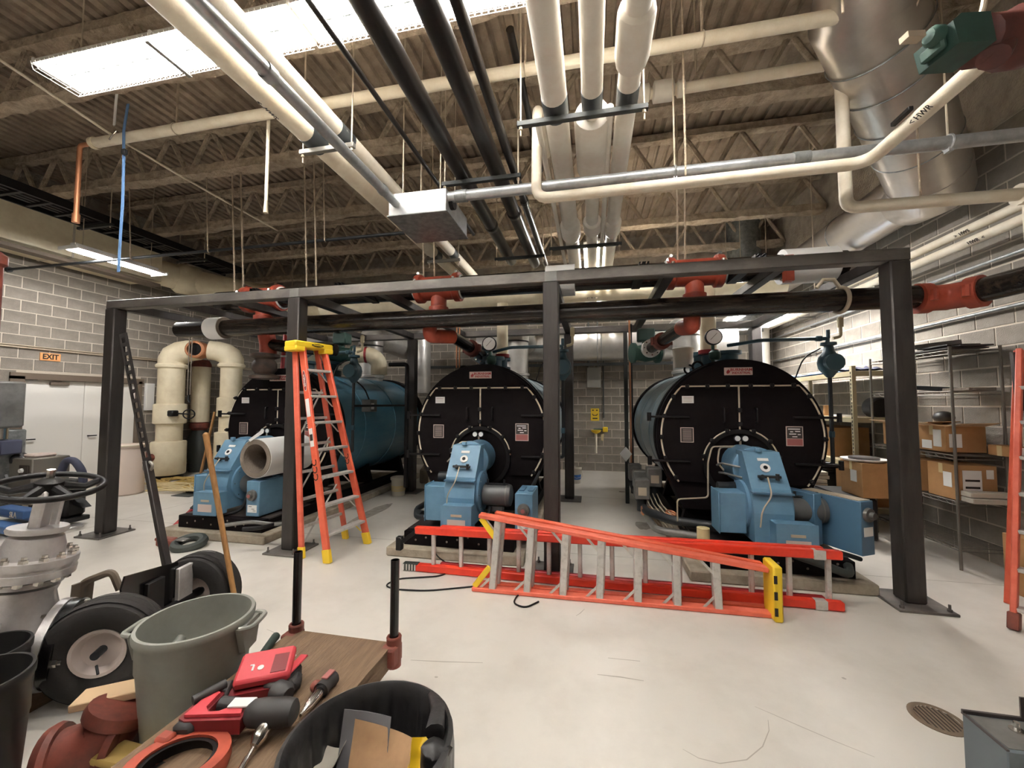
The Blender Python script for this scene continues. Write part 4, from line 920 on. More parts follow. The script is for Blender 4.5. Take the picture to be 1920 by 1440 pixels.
cap.bb(-.24, .24, -.10, .10, -.015, .055, .012).bb(-.24, -.12, -.105, .105, -.06, 0, .01).bb(.12, .24, -.105, .105, -.06, 0, .01)
cp = cap.build('top_cap', 'yellow', sl)
MB_ = MB(); MB_.M = cap.M; MB_.prism([(.075 * math.cos(a * .5236), .02 * math.sin(a * .5236)) for a in range(12)], (.03, -.106, .024), (1, 0, 0), (0, 0, 1), (0, .004, 0)); MB_.build('cap_oval', 'ink', cp)
text('lettering', 'WERNER', .03, cap.M @ Vector((.03, -.108, .024)), cap.M.to_euler().to_matrix().to_4x4().__matmul__(Matrix.Rotation(R(90), 4, 'X')).to_euler(), 'yellow', cp)
# marks on the front rail
dv = (T0 - F0).normalized(); nn = acr.cross(dv) * -1 if acr.cross(dv).x < 0 else acr.cross(dv)
nrm_ = -acr
def onrail(f, wd, ht, m, name, off=.0195, oval=False):
    b = MB(); b.M = Matrix.Translation(F0.lerp(T0, f) + nrm_ * off) @ Matrix((dv.cross(nrm_) * -1, dv, nrm_)).transposed().to_4x4()
    if oval: b.prism([(wd / 2 * math.cos(a * .3927), ht / 2 * math.sin(a * .3927)) for a in range(16)], (0, 0, 0), (1, 0, 0), (0, 1, 0), (0, 0, .002))
    else: b.box((0, 0, 0), (wd, ht, .003))
    return b.build(name, m, sl)
onrail(.83, .05, .24, 'plate', 'oval_label', oval=True); onrail(.83, .042, .22, 'cloth_dark', 'oval_label_field', .021, True); onrail(.83, .03, .2, 'ink_red', 'oval_label_center', .0225, True)
text('lettering', 'WERNER', .035, F0.lerp(T0, .83) + nrm_ * .026, Matrix((dv * -1, (dv * -1).cross(nrm_) * -1, nrm_)).transposed().to_euler(), 'paper', sl)
onrail(.70, .05, .2, 'paper', 'warning_label'); onrail(.56, .05, .2, 'paper', 'data_label'); onrail(.56, .04, .07, 'ink', 'label_box', .0215)
text('lettering', 'CCC', .11, F0.lerp(T0, .41) + nrm_ * .021, Matrix((dv, nrm_.cross(dv), nrm_)).transposed().to_euler(), 'ink', sl)
text('lettering', 'CCC', .09, F1.lerp(T1, .45) + Vector((.0, -.0195, 0)), Matrix((dv, nrm_.cross(dv), nrm_)).transposed().to_euler(), 'ink', sl)

# step ladder lying on its side
ly = thing('step_ladder', 'salmon step ladder lying on its side in front, yellow cap to the right', 'ladder', (.1, 3.45, 0))
LA, LB = Vector((-1.06, 3.46, .02)), Vector((1.36, 3.50, .02)); UA, UB = Vector((-1.0, 3.46, .66)), Vector((1.33, 3.50, .36))
for a, e in ((LA, LB), (UA, UB)): MB().beam(a, e, .085, .035, (0, 0, 1), .006).build('front_rail', 'salmon', ly)
off = Vector((0, .1, 0))
for a, e in ((LA + off, LB + off), (UA + off + Vector((.12, 0, 0)), UB + off)): MB().beam(a, e, .06, .03, (0, 0, 1), .006).build('rear_rail', 'orange', ly)
for k in range(7):
    f = .075 + k * .127
    if f > .92: continue
    a, e = LA.lerp(LB, f), UA.lerp(UB, f)
    s_ = MB().beam(a, e, .075, .06, (1, 0, 0), .006).build('step', 'alum', ly)
    MB().beam(a + Vector((-.12, -.02, 0)), a + (e - a).normalized() * .13 + Vector((0, -.02, 0)), .02, .004, (0, 1, 0)).build('step_brace', 'alum', s_); MB().beam(e + Vector((-.12, -.02, 0)), e - (e - a).normalized() * .13 + Vector((0, -.02, 0)), .02, .004, (0, 1, 0)).build('step_brace', 'alum', s_)
    a, e = LA.lerp(LB, f) + off + Vector((.03, 0, 0)), UA.lerp(UB, f) + off + Vector((.03, 0, 0)); MB().beam(a, e, .05, .025, (1, 0, 0), .004).build('rear_bar', 'alum', ly)
for z, u in ((.02, 1), (.66, -1)):
    x = -1.06 if u > 0 else -1.0
    MB().beam((x + .02, 3.44, z + u * .02), (x + .16, 3.44, z + u * .2), .05, .02, (0, 1, 0), .004).build('yellow_gusset', 'yellow', ly)
MB().bb(1.335, 1.40, 3.40, 3.60, -.0, .42, .012).build('top_cap', 'yellow', ly)
for z in (.08, .2, .32): MB().bb(1.337, 1.36, 3.396, 3.401, z - .03, z + .03).build('cap_slot', 'ink', ly)
# extension ladder lying on edge
el = thing('extension_ladder', 'long red extension ladder lying on edge behind the salmon one', 'ladder', (0, 3.72, 0))
for z0, dz, m in ((.04, -.0, 'red_rail'), (.40, .04, 'red_rail')):
    MB().beam((-1.74, 3.73, z0), (1.95, 3.70, z0 + dz), .06, .07, (0, 0, 1), .008).build('rail', m, el)
    MB().beam((-1.5, 3.80, z0 + .005), (1.85, 3.77, z0 + dz + .005), .05, .065, (0, 0, 1), .008).build('fly_rail', 'dark_red_rail' if z0 < .1 else 'red_rail', el)
    MB().beam((1.74, 3.70, z0 + dz * .9), (1.83, 3.70, z0 + dz * .9), .064, .074, (0, 0, 1), .004).build('rail_tip', 'alum', el)
for k in range(13):
    x = -1.55 + k * .285
    MB().beam((x, 3.74, .06), (x, 3.735, .40), .035, .04, (1, 0, 0), .008).build('rung', 'alum', el)
q = MB().beam((-1.9, 3.70, .26), (-1.70, 3.72, .41), .04, .03, (0, 1, 0), .004).bb(-1.93, -1.87, 3.68, 3.74, .2, .33, .006).build('swivel_foot', 'black', el)
q = MB().beam((-1.86, 3.73, .04), (-1.70, 3.73, .045), .06, .07, (0, 0, 1), .004).build('swivel_shoe', 'tank_dark', el)
for k in range(5): MB().bb(-1.855 + k * .03, -1.842 + k * .03, 3.695, 3.70, .012, .07).build('tread_rib', 'alum', q)
one('power_cord', MB().tube([at(1010, 1128, Z=.008), at(985, 1140, Z=.008), at(962, 1132, Z=.008), at(968, 1118, Z=.008), at(1000, 1095, Z=.008), at(905, 1098, Z=.008), at(800, 1108, Z=.008), at(740, 1105, Z=.008), at(720, 1098, Z=.008), at(745, 1085, Z=.008), at(830, 1080, Z=.008), at(850, 1065, Z=.01), at(815, 1040, Z=.06), at(810, 1005, Z=.25)], .007, 6, .1), 'black', 'thin black cord looping on the floor under the ladders', 'cord')
# ladder at the right edge
rl = thing('step_ladder', 'salmon step ladder leaning at the right edge by the shelves', 'ladder', (3.1, 3.6, 0))
f0 = Vector((3.02, 3.66, 0)); t0 = at(1912, 655, Y=3.95); f1 = f0 + Vector((.42, -.45, 0)); t1 = t0 + Vector((.25, -.27, 0))
for a, e in ((f0, t0), (f1, t1)):
    q = MB().beam(a + Vector((0, 0, .02)), e, .08, .035, (f1 - f0).cross(e - a).cross(e - a), .006).build('front_rail', 'salmon', rl); MB().beam(a, a + (e - a).normalized() * .12, .1, .06, (f1 - f0).cross(e - a).cross(e - a), .006).build('foot', 'rust_red', q)
for k in range(7):
    f = .07 + k * .13; a, e = f0.lerp(t0, f), f1.lerp(t1, f); MB().beam(a, e, .08, .028, (0, 0, 1), .004).build('step', 'alum', rl)
MB().beam(t0 + Vector((0, .02, -.5)), t0 + Vector((-.02, .02, -.02)), .05, .03, (0, 1, 0), .004).build('dark_label', 'plate_dark', rl)
for a, e in ((f0, t0), (f1, t1)): MB().beam(a + Vector((.35, .45, 0)), e + Vector((.05, .06, 0)), .06, .03, (1, 1, 0), .004).build('rear_rail', 'orange', rl)

# ---------------------------------------------------------------- tall jacketed pipes at the left
def lp(c, prof, m, name, par, n=32): return MB().lathe(prof, c, (0, 0, 1), n).build(name, m, par)
c = at(318, 800, X=-9.2); c.z = 0
sp1 = thing('jacketed_separator', 'tall ivory jacketed pipe left of the arch, fat casings at its foot', 'pipe', c)
lp(c, [(.27, 0), (.27, .1)], 'black', 'base_ring', sp1); lp(c, [(.30, .1), (.315, .13), (.315, .80), (.30, .82), (.235, .83), (.235, 1.20)], 'ivory', 'lower_casing', sp1)
lp(c, [(.25, 1.20), (.295, 1.22), (.295, 1.62), (.28, 1.64), (.24, 1.65), (.24, 2.42), (.285, 2.45), (.29, 2.5), (.26, 2.53)], 'ivory', 'upper_casing', sp1)
m0 = at(374, 657, Y=c.y + .12)
def lean(a, e, rr, par):
    a, e = Vector(a), Vector(e); k = e.z - a.z
    MB().tube([a, a + Vector((0, 0, k * .35)), a.lerp(e, .10) + Vector((0, 0, k * .52)), a.lerp(e, .32) + Vector((0, 0, k * .52)), a.lerp(e, .62) + Vector((0, 0, k * .33)), e], [rr, rr * 1.02, rr * 1.05, rr * 1.0, rr * .95, rr * .9], 26).build('elbow', 'ivory', par)
lean((c.x, c.y, 2.48), m0 + Vector((-.12, .1, .02)), .25, sp1)
MB().lathe([(.08, 0), (.08, .1), (.12, .11), (.12, .15)], (c.x - .03, c.y - .28, .5), (-.05, -1, 0), 16).build('blowdown_flange', 'rust_red', sp1)
gq = MB().box((c.x + .28, c.y - .16, 1.44), (.15, .15, .13), .02).build('gear_box', 'black', sp1); MB().cyl((c.x + .32, c.y - .14, 1.44), (c.x + .56, c.y - .04, 1.42), .016, 8).ring((c.x + .56, c.y - .04, 1.42), (.6, -.7, 0), .1, .013, 20, 6).cyl((c.x + .49, c.y - .1, 1.42), (c.x + .63, c.y + .02, 1.42), .009, 6).cyl((c.x + .56, c.y - .04, 1.33), (c.x + .56, c.y - .04, 1.51), .009, 6).build('handwheel', 'black', gq)
c2 = at(434, 700, Y=c.y + .5); c2.z = 0
sp2 = thing('jacketed_separator', 'tall ivory jacketed pipe right of the arch, beside the left boiler', 'pipe', c2)
lp(c2, [(.27, .1), (.285, .13), (.285, 1.0), (.21, 1.02), (.21, 1.35), (.26, 1.37), (.26, 1.78), (.21, 1.80), (.21, 2.46), (.265, 2.49), (.27, 2.54), (.24, 2.57)], 'ivory', 'casing', sp2)
lean((c2.x, c2.y, 2.52), m0 + Vector((.12, .12, .02)), .235, sp2)
ap = thing('open_pipe_end', 'dark open pipe mouth between the two ivory elbows', 'pipe', m0)
fd_ = Vector((-.45, 1, 0)).normalized(); m1 = m0 - fd_ * .22
MB().lathe([(.13, .3), (.19, .28), (.19, .02), (.165, 0), (.14, .0), (.14, .2), (.01, .2)], m1, fd_, 24).build('rim', 'copper', ap); MB().lathe([(.13, .06), (.13, .07)], m1, fd_, 24).build('dark_bore', 'black_gloss', ap)
for dx in (-.03, .04): MB().cyl(m1 + Vector((dx, -.08, -1.0)), m1 + Vector((dx, -.08, .8)), .010, 6).build('chain', 'insul', ap)
MB().tube([m1 + Vector((0, -.08, -1.0)), m1 + Vector((0, -.08, -1.12)), m1 + Vector((.04, -.08, -1.17)), m1 + Vector((.05, -.08, -1.1))], .013, 6).build('chain_hook', 'dark_pipe', ap)
c3 = at(376, 750, Y=c.y + .9); c3.z = 0
sp3 = thing('jacketed_pump_pipe', 'narrower ivory vertical pipe behind the arch with rusty flanges', 'pipe', c3)
lp(c3, [(.19, 1.2), (.19, 2.55)], 'ivory', 'jacket', sp3); lp(c3, [(.2, 2.55), (.2, 2.61), (.15, 2.72)], 'rust_red', 'top_flange', sp3); lp(c3, [(.14, 1.0), (.2, 1.06), (.2, 1.16), (.15, 1.2)], 'rust_red', 'bottom_flange', sp3)
lp(c3, [(.18, .0), (.18, .2), (.24, .4), (.24, .8), (.14, 1.0)], 'tank_dark', 'pump_body', sp3)
bc = at(234, 926, Z=0)
ba = thing('drum', 'pale plastic drum on the floor right of the first post', 'drum', bc)
MB().lathe([(.23, 0), (.26, .03), (.26, .8), (.245, .84), (.255, .86), (.255, .9), (.23, .905)], bc, (0, 0, 1), 32).build('body', 'barrel', ba)
MB().lathe([(.264, .0), (.27, .015), (.264, .03)], bc + Vector((0, 0, .875)), (0, 0, 1), 32, False, False).build('rim', 'cream', ba)
random.seed(3)
def tangle(n, x0, x1, y0, y1, z):
    return [at(x0 + (x1 - x0) * (.5 + .5 * math.sin(k * 1.9 + random.random())), y0 + (y1 - y0) * (.5 + .5 * math.cos(k * 1.3 + random.random())), Z=z + .02 * random.random()) for k in range(n)]
one('yellow_hose', MB().tube(tangle(30, 278, 392, 893, 918, .03), .018, 6, .15), 'hose_yellow', 'tangled yellow hose on the floor by the ivory pipes', 'hose')
one('tan_hose', MB().tube(tangle(26, 262, 375, 905, 921, .05), .014, 6, .15), 'hose_tan', 'tangled pale tan rope on top of the yellow hose', 'rope')
one('dust_pan', MB().bb(-.2, .2, -.14, .14, 0, .012, .003).bb(-.2, .2, .12, .14, 0, .07, .003), 'tank_dark', 'flat black tray on the floor left of the left burner', 'tray').location = at(352, 928, Z=0)
one('wooden_pole', MB().cyl(at(370, 915, Y=6.1), at(403, 772, Y=6.3), .022, 10), 'wood_pole', 'thin wooden pole leaning by the left boiler front', 'pole')
# insulation tube on the left burner
p = at(478, 860, Y=4.2); d = Vector((.06, 1, .0)).normalized()
it = thing('pipe_insulation', 'white-jacketed pipe insulation half-tube resting on the left burner motor', 'insulation', p)
MB().lathe([(.18, .0), (.235, 0), (.235, .75), (.18, .75), (.18, .0)], p, d, 36, False, False).build('fibre_wall', 'insul', it)
MB().lathe([(.236, .01), (.243, .01), (.243, .74), (.236, .74)], p, d, 36, False, False).build('white_jacket', 'paper', it)
MB().prism([(0, 0), (.16, .06), (.13, .1), (-.02, .03)], p + Vector((-.06, -.02, .21)), (1, .2, .3), (0, 0, 1), (0, .004, 0)).build('torn_flap', 'paper', it)
w0, w1 = at(320, 992, Z=.03), at(360, 955, Z=.22)
pw = thing('pipe_wrench', 'red-handled pipe wrench leaning on the left boiler skid', 'wrench', w0)
MB().beam(w0, w1, .05, .03, (0, 0, 1), .008).build('handle', 'dark_red_rail', pw); MB().beam(w1, w1 + (w1 - w0).normalized() * .1, .08, .04, (0, 0, 1), .008).build('jaw', 'dark_pipe', pw); MB().lathe([(.02, 0), (.02, .036)], w0 + Vector((.02, .02, 0)), (0, 0, 1), 10).build('hang_hole', 'rod', pw)
v = at(330, 1026, Z=0)
cv = thing('grooved_coupling', 'rusty red clamp and black ring lying on the floor before the left pad', 'coupling', v)
MB().ring(v + Vector((.16, .02, .05)), (0.1, -.2, 1), .13, .05, 24, 8).build('black_ring', 'tank_dark', cv); MB().box(v + Vector((-.1, -.02, .06)), (.24, .1, .1), .02).build('red_clamp', 'rust_red', cv); MB().cyl(v + Vector((-.26, -.02, .08)), v + Vector((-.08, -.02, .08)), .022, 8).build('bolt', 'rust_red', cv)
MB().box(v + Vector((.12, -.02, .1)), (.12, .09, .02), .008).build('grey_tag', 'steel_grey', cv)

# ---------------------------------------------------------------- behind the boilers
fl_ = thing('flue_breeching', 'large horizontal stainless flue pipe along the back wall', 'flue', (-1.5, 9, 3))
MB().cyl((-2.6, 9.0, 2.99), (2.9, 9.0, 2.99), .38, 40).build('run', 'flue', fl_)
for X in (-1.9, -.55, .12, .2, 1.5): MB().lathe([(.382, -.012), (.392, 0), (.382, .012)], (X, 9.0, 2.99), (1, 0, 0), 40, False, False).build('seam_band', 'galv', fl_)
MB().lathe([(.15, -.22), (.28, -.18), (.38, 0)], (-2.6, 9.0, 2.95), (1, 0, 0), 28).build('end_cap', 'flue', fl_)
MB().bb(-4.5, 3.2, 8.98, 9.05, 2.50, 2.56).build('support_channel', 'strut', fl_)
for X in BX: MB().tube([(X, 7.45, 2.85), (X, 7.45, 3.0), (X, 8.1, 3.05), (X, 9.0, 3.0)] , .25, 28, .3).build('flue_elbow', 'flue', fl_)
one('vertical_flue', MB().cyl((-4.05, 8.8, 1.9), (-4.05, 8.8, 3.0), .26, 24).lathe([(.26, 0), (.22, .25), (.05, .4)], (-4.05, 8.8, 3.0), (0, 0, 1), 24), 'flue', 'short vertical stainless flue behind the left boiler', 'flue')
eb = thing('electrical_box', 'grey electrical box on the back wall between two boilers', 'electrical box', (.04, 9.95, 2.2))
MB().bb(-.13, .21, YB - .14, YB, 2.04, 2.54, .008).build('body', 'box_grey', eb); MB().bb(-.12, .2, YB - .15, YB - .14, 2.05, 2.53, .004).build('cover', 'box_grey', eb)
for x in (-.08, .14): MB().cyl((x, YB - .07, 2.54), (x, YB - .07, ZT), .02, 8).build('conduit', 'galv_dull', eb)
MB().cyl((.27, YB - .03, 1.3), (.27, YB - .03, 2.9), .014, 8).build('drop_conduit', 'tank_dark', eb)
ys = thing('eyewash_sign', 'yellow safety sign on the back wall above the eyewash', 'sign', (.05, YB, 1.5))
MB().bb(-.04, .16, YB - .012, YB - .002, 1.23, 1.53).build('plate', 'yellow', ys)
MB().bb(-.005, .03, YB - .015, YB - .011, 1.47, 1.50).bb(.09, .125, YB - .015, YB - .011, 1.47, 1.50).build('eye_marks', 'ink', ys); MB().tube([(-.0, YB - .014, 1.4), (.02, YB - .014, 1.36), (.1, YB - .014, 1.36), (.12, YB - .014, 1.4)], .012, 6).build('basin_mark', 'ink', ys); MB().bb(.0, .12, YB - .015, YB - .011, 1.27, 1.3).build('word_bar', 'ink', ys)
ew = thing('eyewash_station', 'green and yellow eyewash with white drain pipe on the back wall', 'eyewash', (.1, YB - .15, 1))
MB().lathe([(.02, 0), (.1, .04), (.13, .09)], (.08, YB - .16, .92), (0, 0, 1), 18).build('bowl', 'yellow', ew); MB().cyl((.08, YB - .16, .93), (.08, YB - .16, .45), .025, 10).build('drain_pipe', 'cream', ew)
MB().cyl((.02, YB - .05, 1.02), (.3, YB - .05, 1.02), .018, 8).build('supply_pipe', 'green_valve', ew); MB().bb(.24, .36, YB - .13, YB - .04, .96, 1.08, .01).build('valve_box', 'yellow', ew); MB().prism([(0, 0), (.07, .02), (.05, -.16), (.0, -.14)], (.2, YB - .1, .9), (1, 0, 0), (0, 0, 1), (0, .004, 0)).build('tag', 'hose_tan', ew)
def pail(p, lab, m2, r=.13, h=.33):
    t = thing('pail', lab, 'pail', p)
    MB().lathe([(r * .87, 0), (r, h), (r + .012, h - .01), (r + .012, h - .05), (r * .97, h - .055), (r * .96, h - .01), (r * .8, .03)], p, (0, 0, 1), 24, True, False).build('body', 'pail', t)
    a = p + Vector((-.05, -r, h * .45)); MB().lathe([(r * .955, 0), (r * .975, h * .3)], p + Vector((0, 0, h * .25)), (0, 0, 1), 24, False, False).build('printed_wrap', m2, t)
    MB().tube([p + Vector((r, -.02, h * .8)), p + Vector((r + .04, -.12, h * .45)), p + Vector((.02, -r - .03, h * .35)), p + Vector((-r, -.02, h * .8))], .004, 5, .05).build('bail', 'rod', t)
    return t
pail(at(747, 928, Z=0), 'white plastic pail on the floor behind the orange ladder', 'hose_tan')
pail(at(1078, 905, Z=0), 'white and blue pail beside the rear post of the frame', 'pail_blue')
jg = at(718 + 90, 905, Z=0)
one('brown_jug', MB().lathe([(.08, 0), (.09, .02), (.09, .26), (.03, .33), (.03, .36)], at(795, 905, Z=0), (0, 0, 1), 16), 'insul', 'brown jug on the floor left of the middle burner', 'jug')
# gas trains
def gastrain(X, lab):
    t = thing('gas_train', lab, 'gas train', (X, 5.6, 0))
    MB().tube([(X, 7.2, .35), (X, 5.1, .35), (X + .25, 4.75, .35), (X + .75, 4.6, .35)], .05, 12, .1).build('gas_pipe', 'dark_pipe', t); MB().tube([(X, 5.3, .28), (X + .05, 4.6, .28), (X + .5, 4.45, .28)], .04, 12, .1).build('gas_pipe', 'steel_grey', t)
    for k, (dx, y, z) in enumerate(((0, 6.3, .5), (.02, 5.85, .48), (.16, 5.5, .58), (-.02, 5.3, .46))):
        q = MB().bb(X + dx - .09, X + dx + .09, y - .1, y + .1, z, z + .24, .01).build('valve_actuator', 'steel_grey', t); MB().bb(X + dx - .05, X + dx + .05, y - .106, y - .1, z + .05, z + .15).build('cover_plate', 'rod', q); MB().cyl((X + dx, y, .3), (X + dx, y, z), .06, 10).build('valve_body', 'dark_pipe', q)
    for dx, y in ((.02, 5.15), (.28, 5.0)):
        for k in range(4): MB().ring((X + dx, y, .3 + k * .022), (.2, -.2, 1), .06, .01, 16, 6).build('copper_coil', 'copper', t)
    for k in range(4): MB().tube([(X + .03 + k * .05, 5.6, .52), (X + .05 + k * .05, 5.15, .42), (X + .2 + k * .06, 4.8, .26)], .008, 6, .05).build('tubing', 'rod', t)
    MB().cyl((X + .45, 4.3, .1), (X + .45, 4.3, .42), .06, 16).build('stanchion', 'hose_tan', t)
    return t
gastrain(.62, 'gas valves and copper coils on the left of the right boiler')
t = thing('drain_piping', 'black elbowed piping on the floor left of the middle burner', 'pipe', (-2.3, 5.2, .2))
MB().tube([(-1.9, 4.9, .16), (-2.3, 4.95, .16), (-2.36, 5.1, .22), (-2.36, 6.2, .22)], .04, 12, .06).build('run', 'dark_pipe', t); MB().tube([(-1.9, 5.1, .26), (-2.2, 5.2, .26), (-2.2, 6.3, .26)], .03, 12, .06).build('run', 'dark_pipe', t)
MB().cyl((-2.32, 5.02, .18), (-2.22, 4.97, .18), .055, 12).build('elbow', 'dark_pipe', t)
vp = thing('vertical_pipes', 'dark and copper vertical pipes between middle and right boilers', 'pipe', (.7, 6.9, 0))
q0 = at(1176, 900, Y=6.9)
MB().bb(q0.x - .03, q0.x + .03, 6.87, 6.93, 0, 2.88).build('square_post', 'strut', vp); MB().cyl((q0.x + .07, 6.9, .3), (q0.x + .07, 6.9, 3.2), .016, 8).build('copper_line', 'copper', vp); MB().cyl((q0.x + .10, 6.9, .3), (q0.x + .10, 6.9, 3.0), .012, 8).build('black_line', 'black', vp)
MB().prism([(0, .12), (.1, 0), (0, -.13), (-.1, 0)], (q0.x - .02, 6.84, .82), (1, 0, 0), (0, 0, 1), (0, .004, 0)).build('paper_tag', 'paper', vp)
# motorised valves on the far side
def mvalve(p, lab, jackets=True):
    t = thing('header_valve', lab, 'valve', p); p = Vector(p)
    MB().lathe([(.16, -.22), (.16, -.18), (.11, -.16), (.14, 0), (.11, .16), (.16, .18), (.16, .22)], p, (1, .3, 0), 20).build('body', 'green_valve', t)
    MB().cyl(p, p + Vector((0, 0, .2)), .05, 12).build('neck', 'green_valve', t); MB().bb(p.x - .12, p.x + .14, p.y - .1, p.y + .1, p.z + .18, p.z + .38, .02).build('actuator', 'green_act', t)
    if not jackets: return
    MB().tube([p + Vector((.2, .06, 0)), p + Vector((.5, .14, 0)), p + Vector((.62, .2, -.12)), p + Vector((.62, .2, -.35))], .14, 20, .12).build('jacketed_elbow', 'ivory', t)
    MB().lathe([(.145, -.02), (.145, .02)], p + Vector((.42, .12, 0)), (1, .3, 0), 20).build('red_band', 'dark_red_rail', t)
    MB().lathe([(.13, 0), (.13, .3)], p + Vector((-.24, -.07, 0)), (-1, -.3, 0), 20).build('jacket', 'ivory', t)
mvalve(at(640, 665, Y=6.2), 'green valve with ivory elbow on top of the left boiler'); mvalve(at(1210, 662, Y=6.5), 'green valve left of the right boiler top', False)
one('white_pail', MB().lathe([(.12, 0), (.14, .28), (.15, .27), (.13, .26)], at(1281, 690, Y=5.9), (0, 0, 1), 20), 'pail', 'white pail standing on top of the right boiler', 'pail')
one('column_drain', MB().tube([(-3.3, 6.0, 2.3), (-2.98, 6.0, 2.3), (-2.98, 6.0, .3)], .035, 10, .06), 'black', 'black angled drain pipe in front of the left boiler shell', 'pipe')
mp = thing('copper_lines', 'pair of thin copper lines rising left of the middle boiler', 'pipe', at(856, 680, Y=6))
for dx in (0, .05): MB().cyl(at(856, 690, Y=6.2) + Vector((dx, 0, 0)), at(856, 690, Y=6.2) + Vector((dx, 0, .7)), .012, 8).build('line', 'copper', mp)
ol = thing('rear_ladder', 'red ladder top seen behind the left boiler and second post', 'ladder', at(535, 690, Y=6))
MB().beam(at(522, 700, Y=6.0) + Vector((0, 0, -.9)), at(535, 628, Y=6.2), .07, .03, (1, 0, 0), .004).build('rail', 'dark_red_rail', ol); MB().beam(at(560, 700, Y=6.0) + Vector((0, 0, -.9)), at(566, 628, Y=6.2), .07, .03, (1, 0, 0), .004).build('rail', 'dark_red_rail', ol)
MB().beam(at(528, 668, Y=6.1), at(564, 668, Y=6.1), .06, .025).build('rung', 'alum', ol)
# ---------------------------------------------------------------- shelving on the right
r1 = thing('steel_shelving', 'beige steel shelving along the right wall behind the right boiler', 'shelving', (3.7, 7.1, 0))
for x in (3.42, 3.98):
    for y in (6.08, 8.3): MB().bb(x - .025, x + .025, y - .025, y + .025, 0, 2.16, .003).build('upright', 'shelf_beige', r1)
up_ = MB()
for k in range(40): up_.bb(3.39, 3.396, 6.075, 6.085, .1 + k * .05, .13 + k * .05)
tag(up_.build('slot_holes', 'plate_dark', r1, smooth=False), kind='stuff')
for z in (.28, .86, 1.46, 2.08):
    q = MB().bb(3.42, 3.98, 6.08, 8.3, z - .01, z + .01).build('shelf', 'shelf_deck', r1); MB().bb(3.395, 3.42, 6.1, 8.28, z - .06, z + .01, .003).build('shelf_beam', 'shelf_beige', q); MB().bb(3.42, 3.98, 6.06, 6.085, z - .06, z + .01, .003).build('end_beam', 'shelf_beige', q)
def cbox(lab, x0, x1, y0, y1, z0, z1, m='cardboard', lbl=None, flaps=False):
    t = thing('carton', lab, 'box', ((x0 + x1) / 2, (y0 + y1) / 2, z0))
    MB().bb(x0, x1, y0, y1, z0, z1, .004).build('body', m, t)
    MB().bb(x0 - .001, x0 + .0, (y0 + y1) / 2 - .025, (y0 + y1) / 2 + .025, z1 - .1, z1).build('tape', 'hose_tan', t)
    if lbl:
        for (f, a0, a1, c0_, c1) in lbl:
            if f == 'x': MB().bb(x0 - .003, x0 - .0005, a0, a1, c0_, c1).build('label', 'paper', t)
            else: MB().bb(a0, a1, y0 - .003, y0 - .0005, c0_, c1).build('label', 'paper', t)
    if flaps:
        MB().beam((x0 - .1, y0, z1 + .02), (x0, y0, z1), (0.01), .01); f = MB()
        f.add([(x0, y0, z1), (x0, y1, z1), (x0 - .16, y1 - .02, z1 + .03), (x0 - .16, y0 + .02, z1 + .03), (x0, y0, z1 + .005), (x0, y1, z1 + .005), (x0 - .16, y1 - .02, z1 + .035), (x0 - .16, y0 + .02, z1 + .035)], [(0, 1, 2, 3), (4, 7, 6, 5), (0, 3, 7, 4), (1, 5, 6, 2), (2, 6, 7, 3), (0, 4, 5, 1)])
        f.build('flap', 'cardboard_light', t, smooth=False)
        g_ = MB().add([(x0, y0, z1), (x1, y0, z1), (x1, y0 - .16, z1 + .04), (x0 + .02, y0 - .16, z1 + .03), (x0, y0, z1 + .005), (x1, y0, z1 + .005), (x1, y0 - .16, z1 + .045), (x0 + .02, y0 - .16, z1 + .035)], [(0, 3, 2, 1), (4, 5, 6, 7), (0, 1, 5, 4), (2, 3, 7, 6), (0, 4, 7, 3), (1, 2, 6, 5)]); g_.build('flap', 'cardboard_light', t, smooth=False)
    return t
cl = MB()
def cloth(lab, x0, x1, y0, y1, z, m, seed):
    n = 14; vs = []; fs = []
    for i in range(n + 1):
        for j in range(n + 1):
            x, y = x0 + (x1 - x0) * i / n, y0 + (y1 - y0) * j / n
            edge = min(i, j, n - i, n - j) / n; h = .02 + abs(noise.noise(Vector((x * 9, y * 4, seed)))) * .13 * min(1, edge * 6 + .25); vs.append((x, y, z + h))
    for i in range(n):
        for j in range(n): a = i * (n + 1) + j; fs.append((a, a + 1, a + n + 2, a + n + 1))
    base = [(x0, y0, z + .001), (x1, y0, z + .001), (x1, y1, z + .001), (x0, y1, z + .001)]
    m_ = MB().add(vs, fs).add(base, [(3, 2, 1, 0)]); return one('folded_tarp', m_, m, lab, 'tarp')
cloth('pale blue plastic tarp crumpled on the beige shelving top, far end', 3.42, 3.85, 6.55, 8.2, 2.09, 'cloth_blue', 1); cloth('dark blue plastic tarp crumpled on the beige shelving top, near end', 3.42, 3.9, 6.1, 6.6, 2.09, 'cloth_dark', 5)
cbox('brown carton on the second beige shelf', 3.5, 3.95, 6.7, 7.6, .87, 1.3)
cbox('brown carton low on the beige shelving beside its near upright', 3.45, 3.85, 6.15, 6.6, .29, .72)
one('parts_tin', MB().lathe([(.05, 0), (.05, .14), (.053, .14), (.053, .155), (.02, .16)], (3.55, 6.95, 1.47), (0, 0, 1), 14), 'cardboard', 'small brown tin on the upper beige shelf', 'tin')
one('paper_pad', MB().bb(3.45, 3.65, 6.45, 6.7, 1.47, 1.49, .002), 'paper', 'white paper pad lying on the upper beige shelf', 'paper')
one('black_drum_lid', MB().lathe([(.12, 0), (.14, .02), (.14, .18), (.12, .2)], (3.82, 6.2, 1.6), (0, 1, 0), 28), 'black', 'round black object on the beige shelf behind the frame post', 'lid')
pst = thing('paper_stack', 'stack of white papers on the floor beside the right boiler', 'papers', (3.0, 6.9, .0))
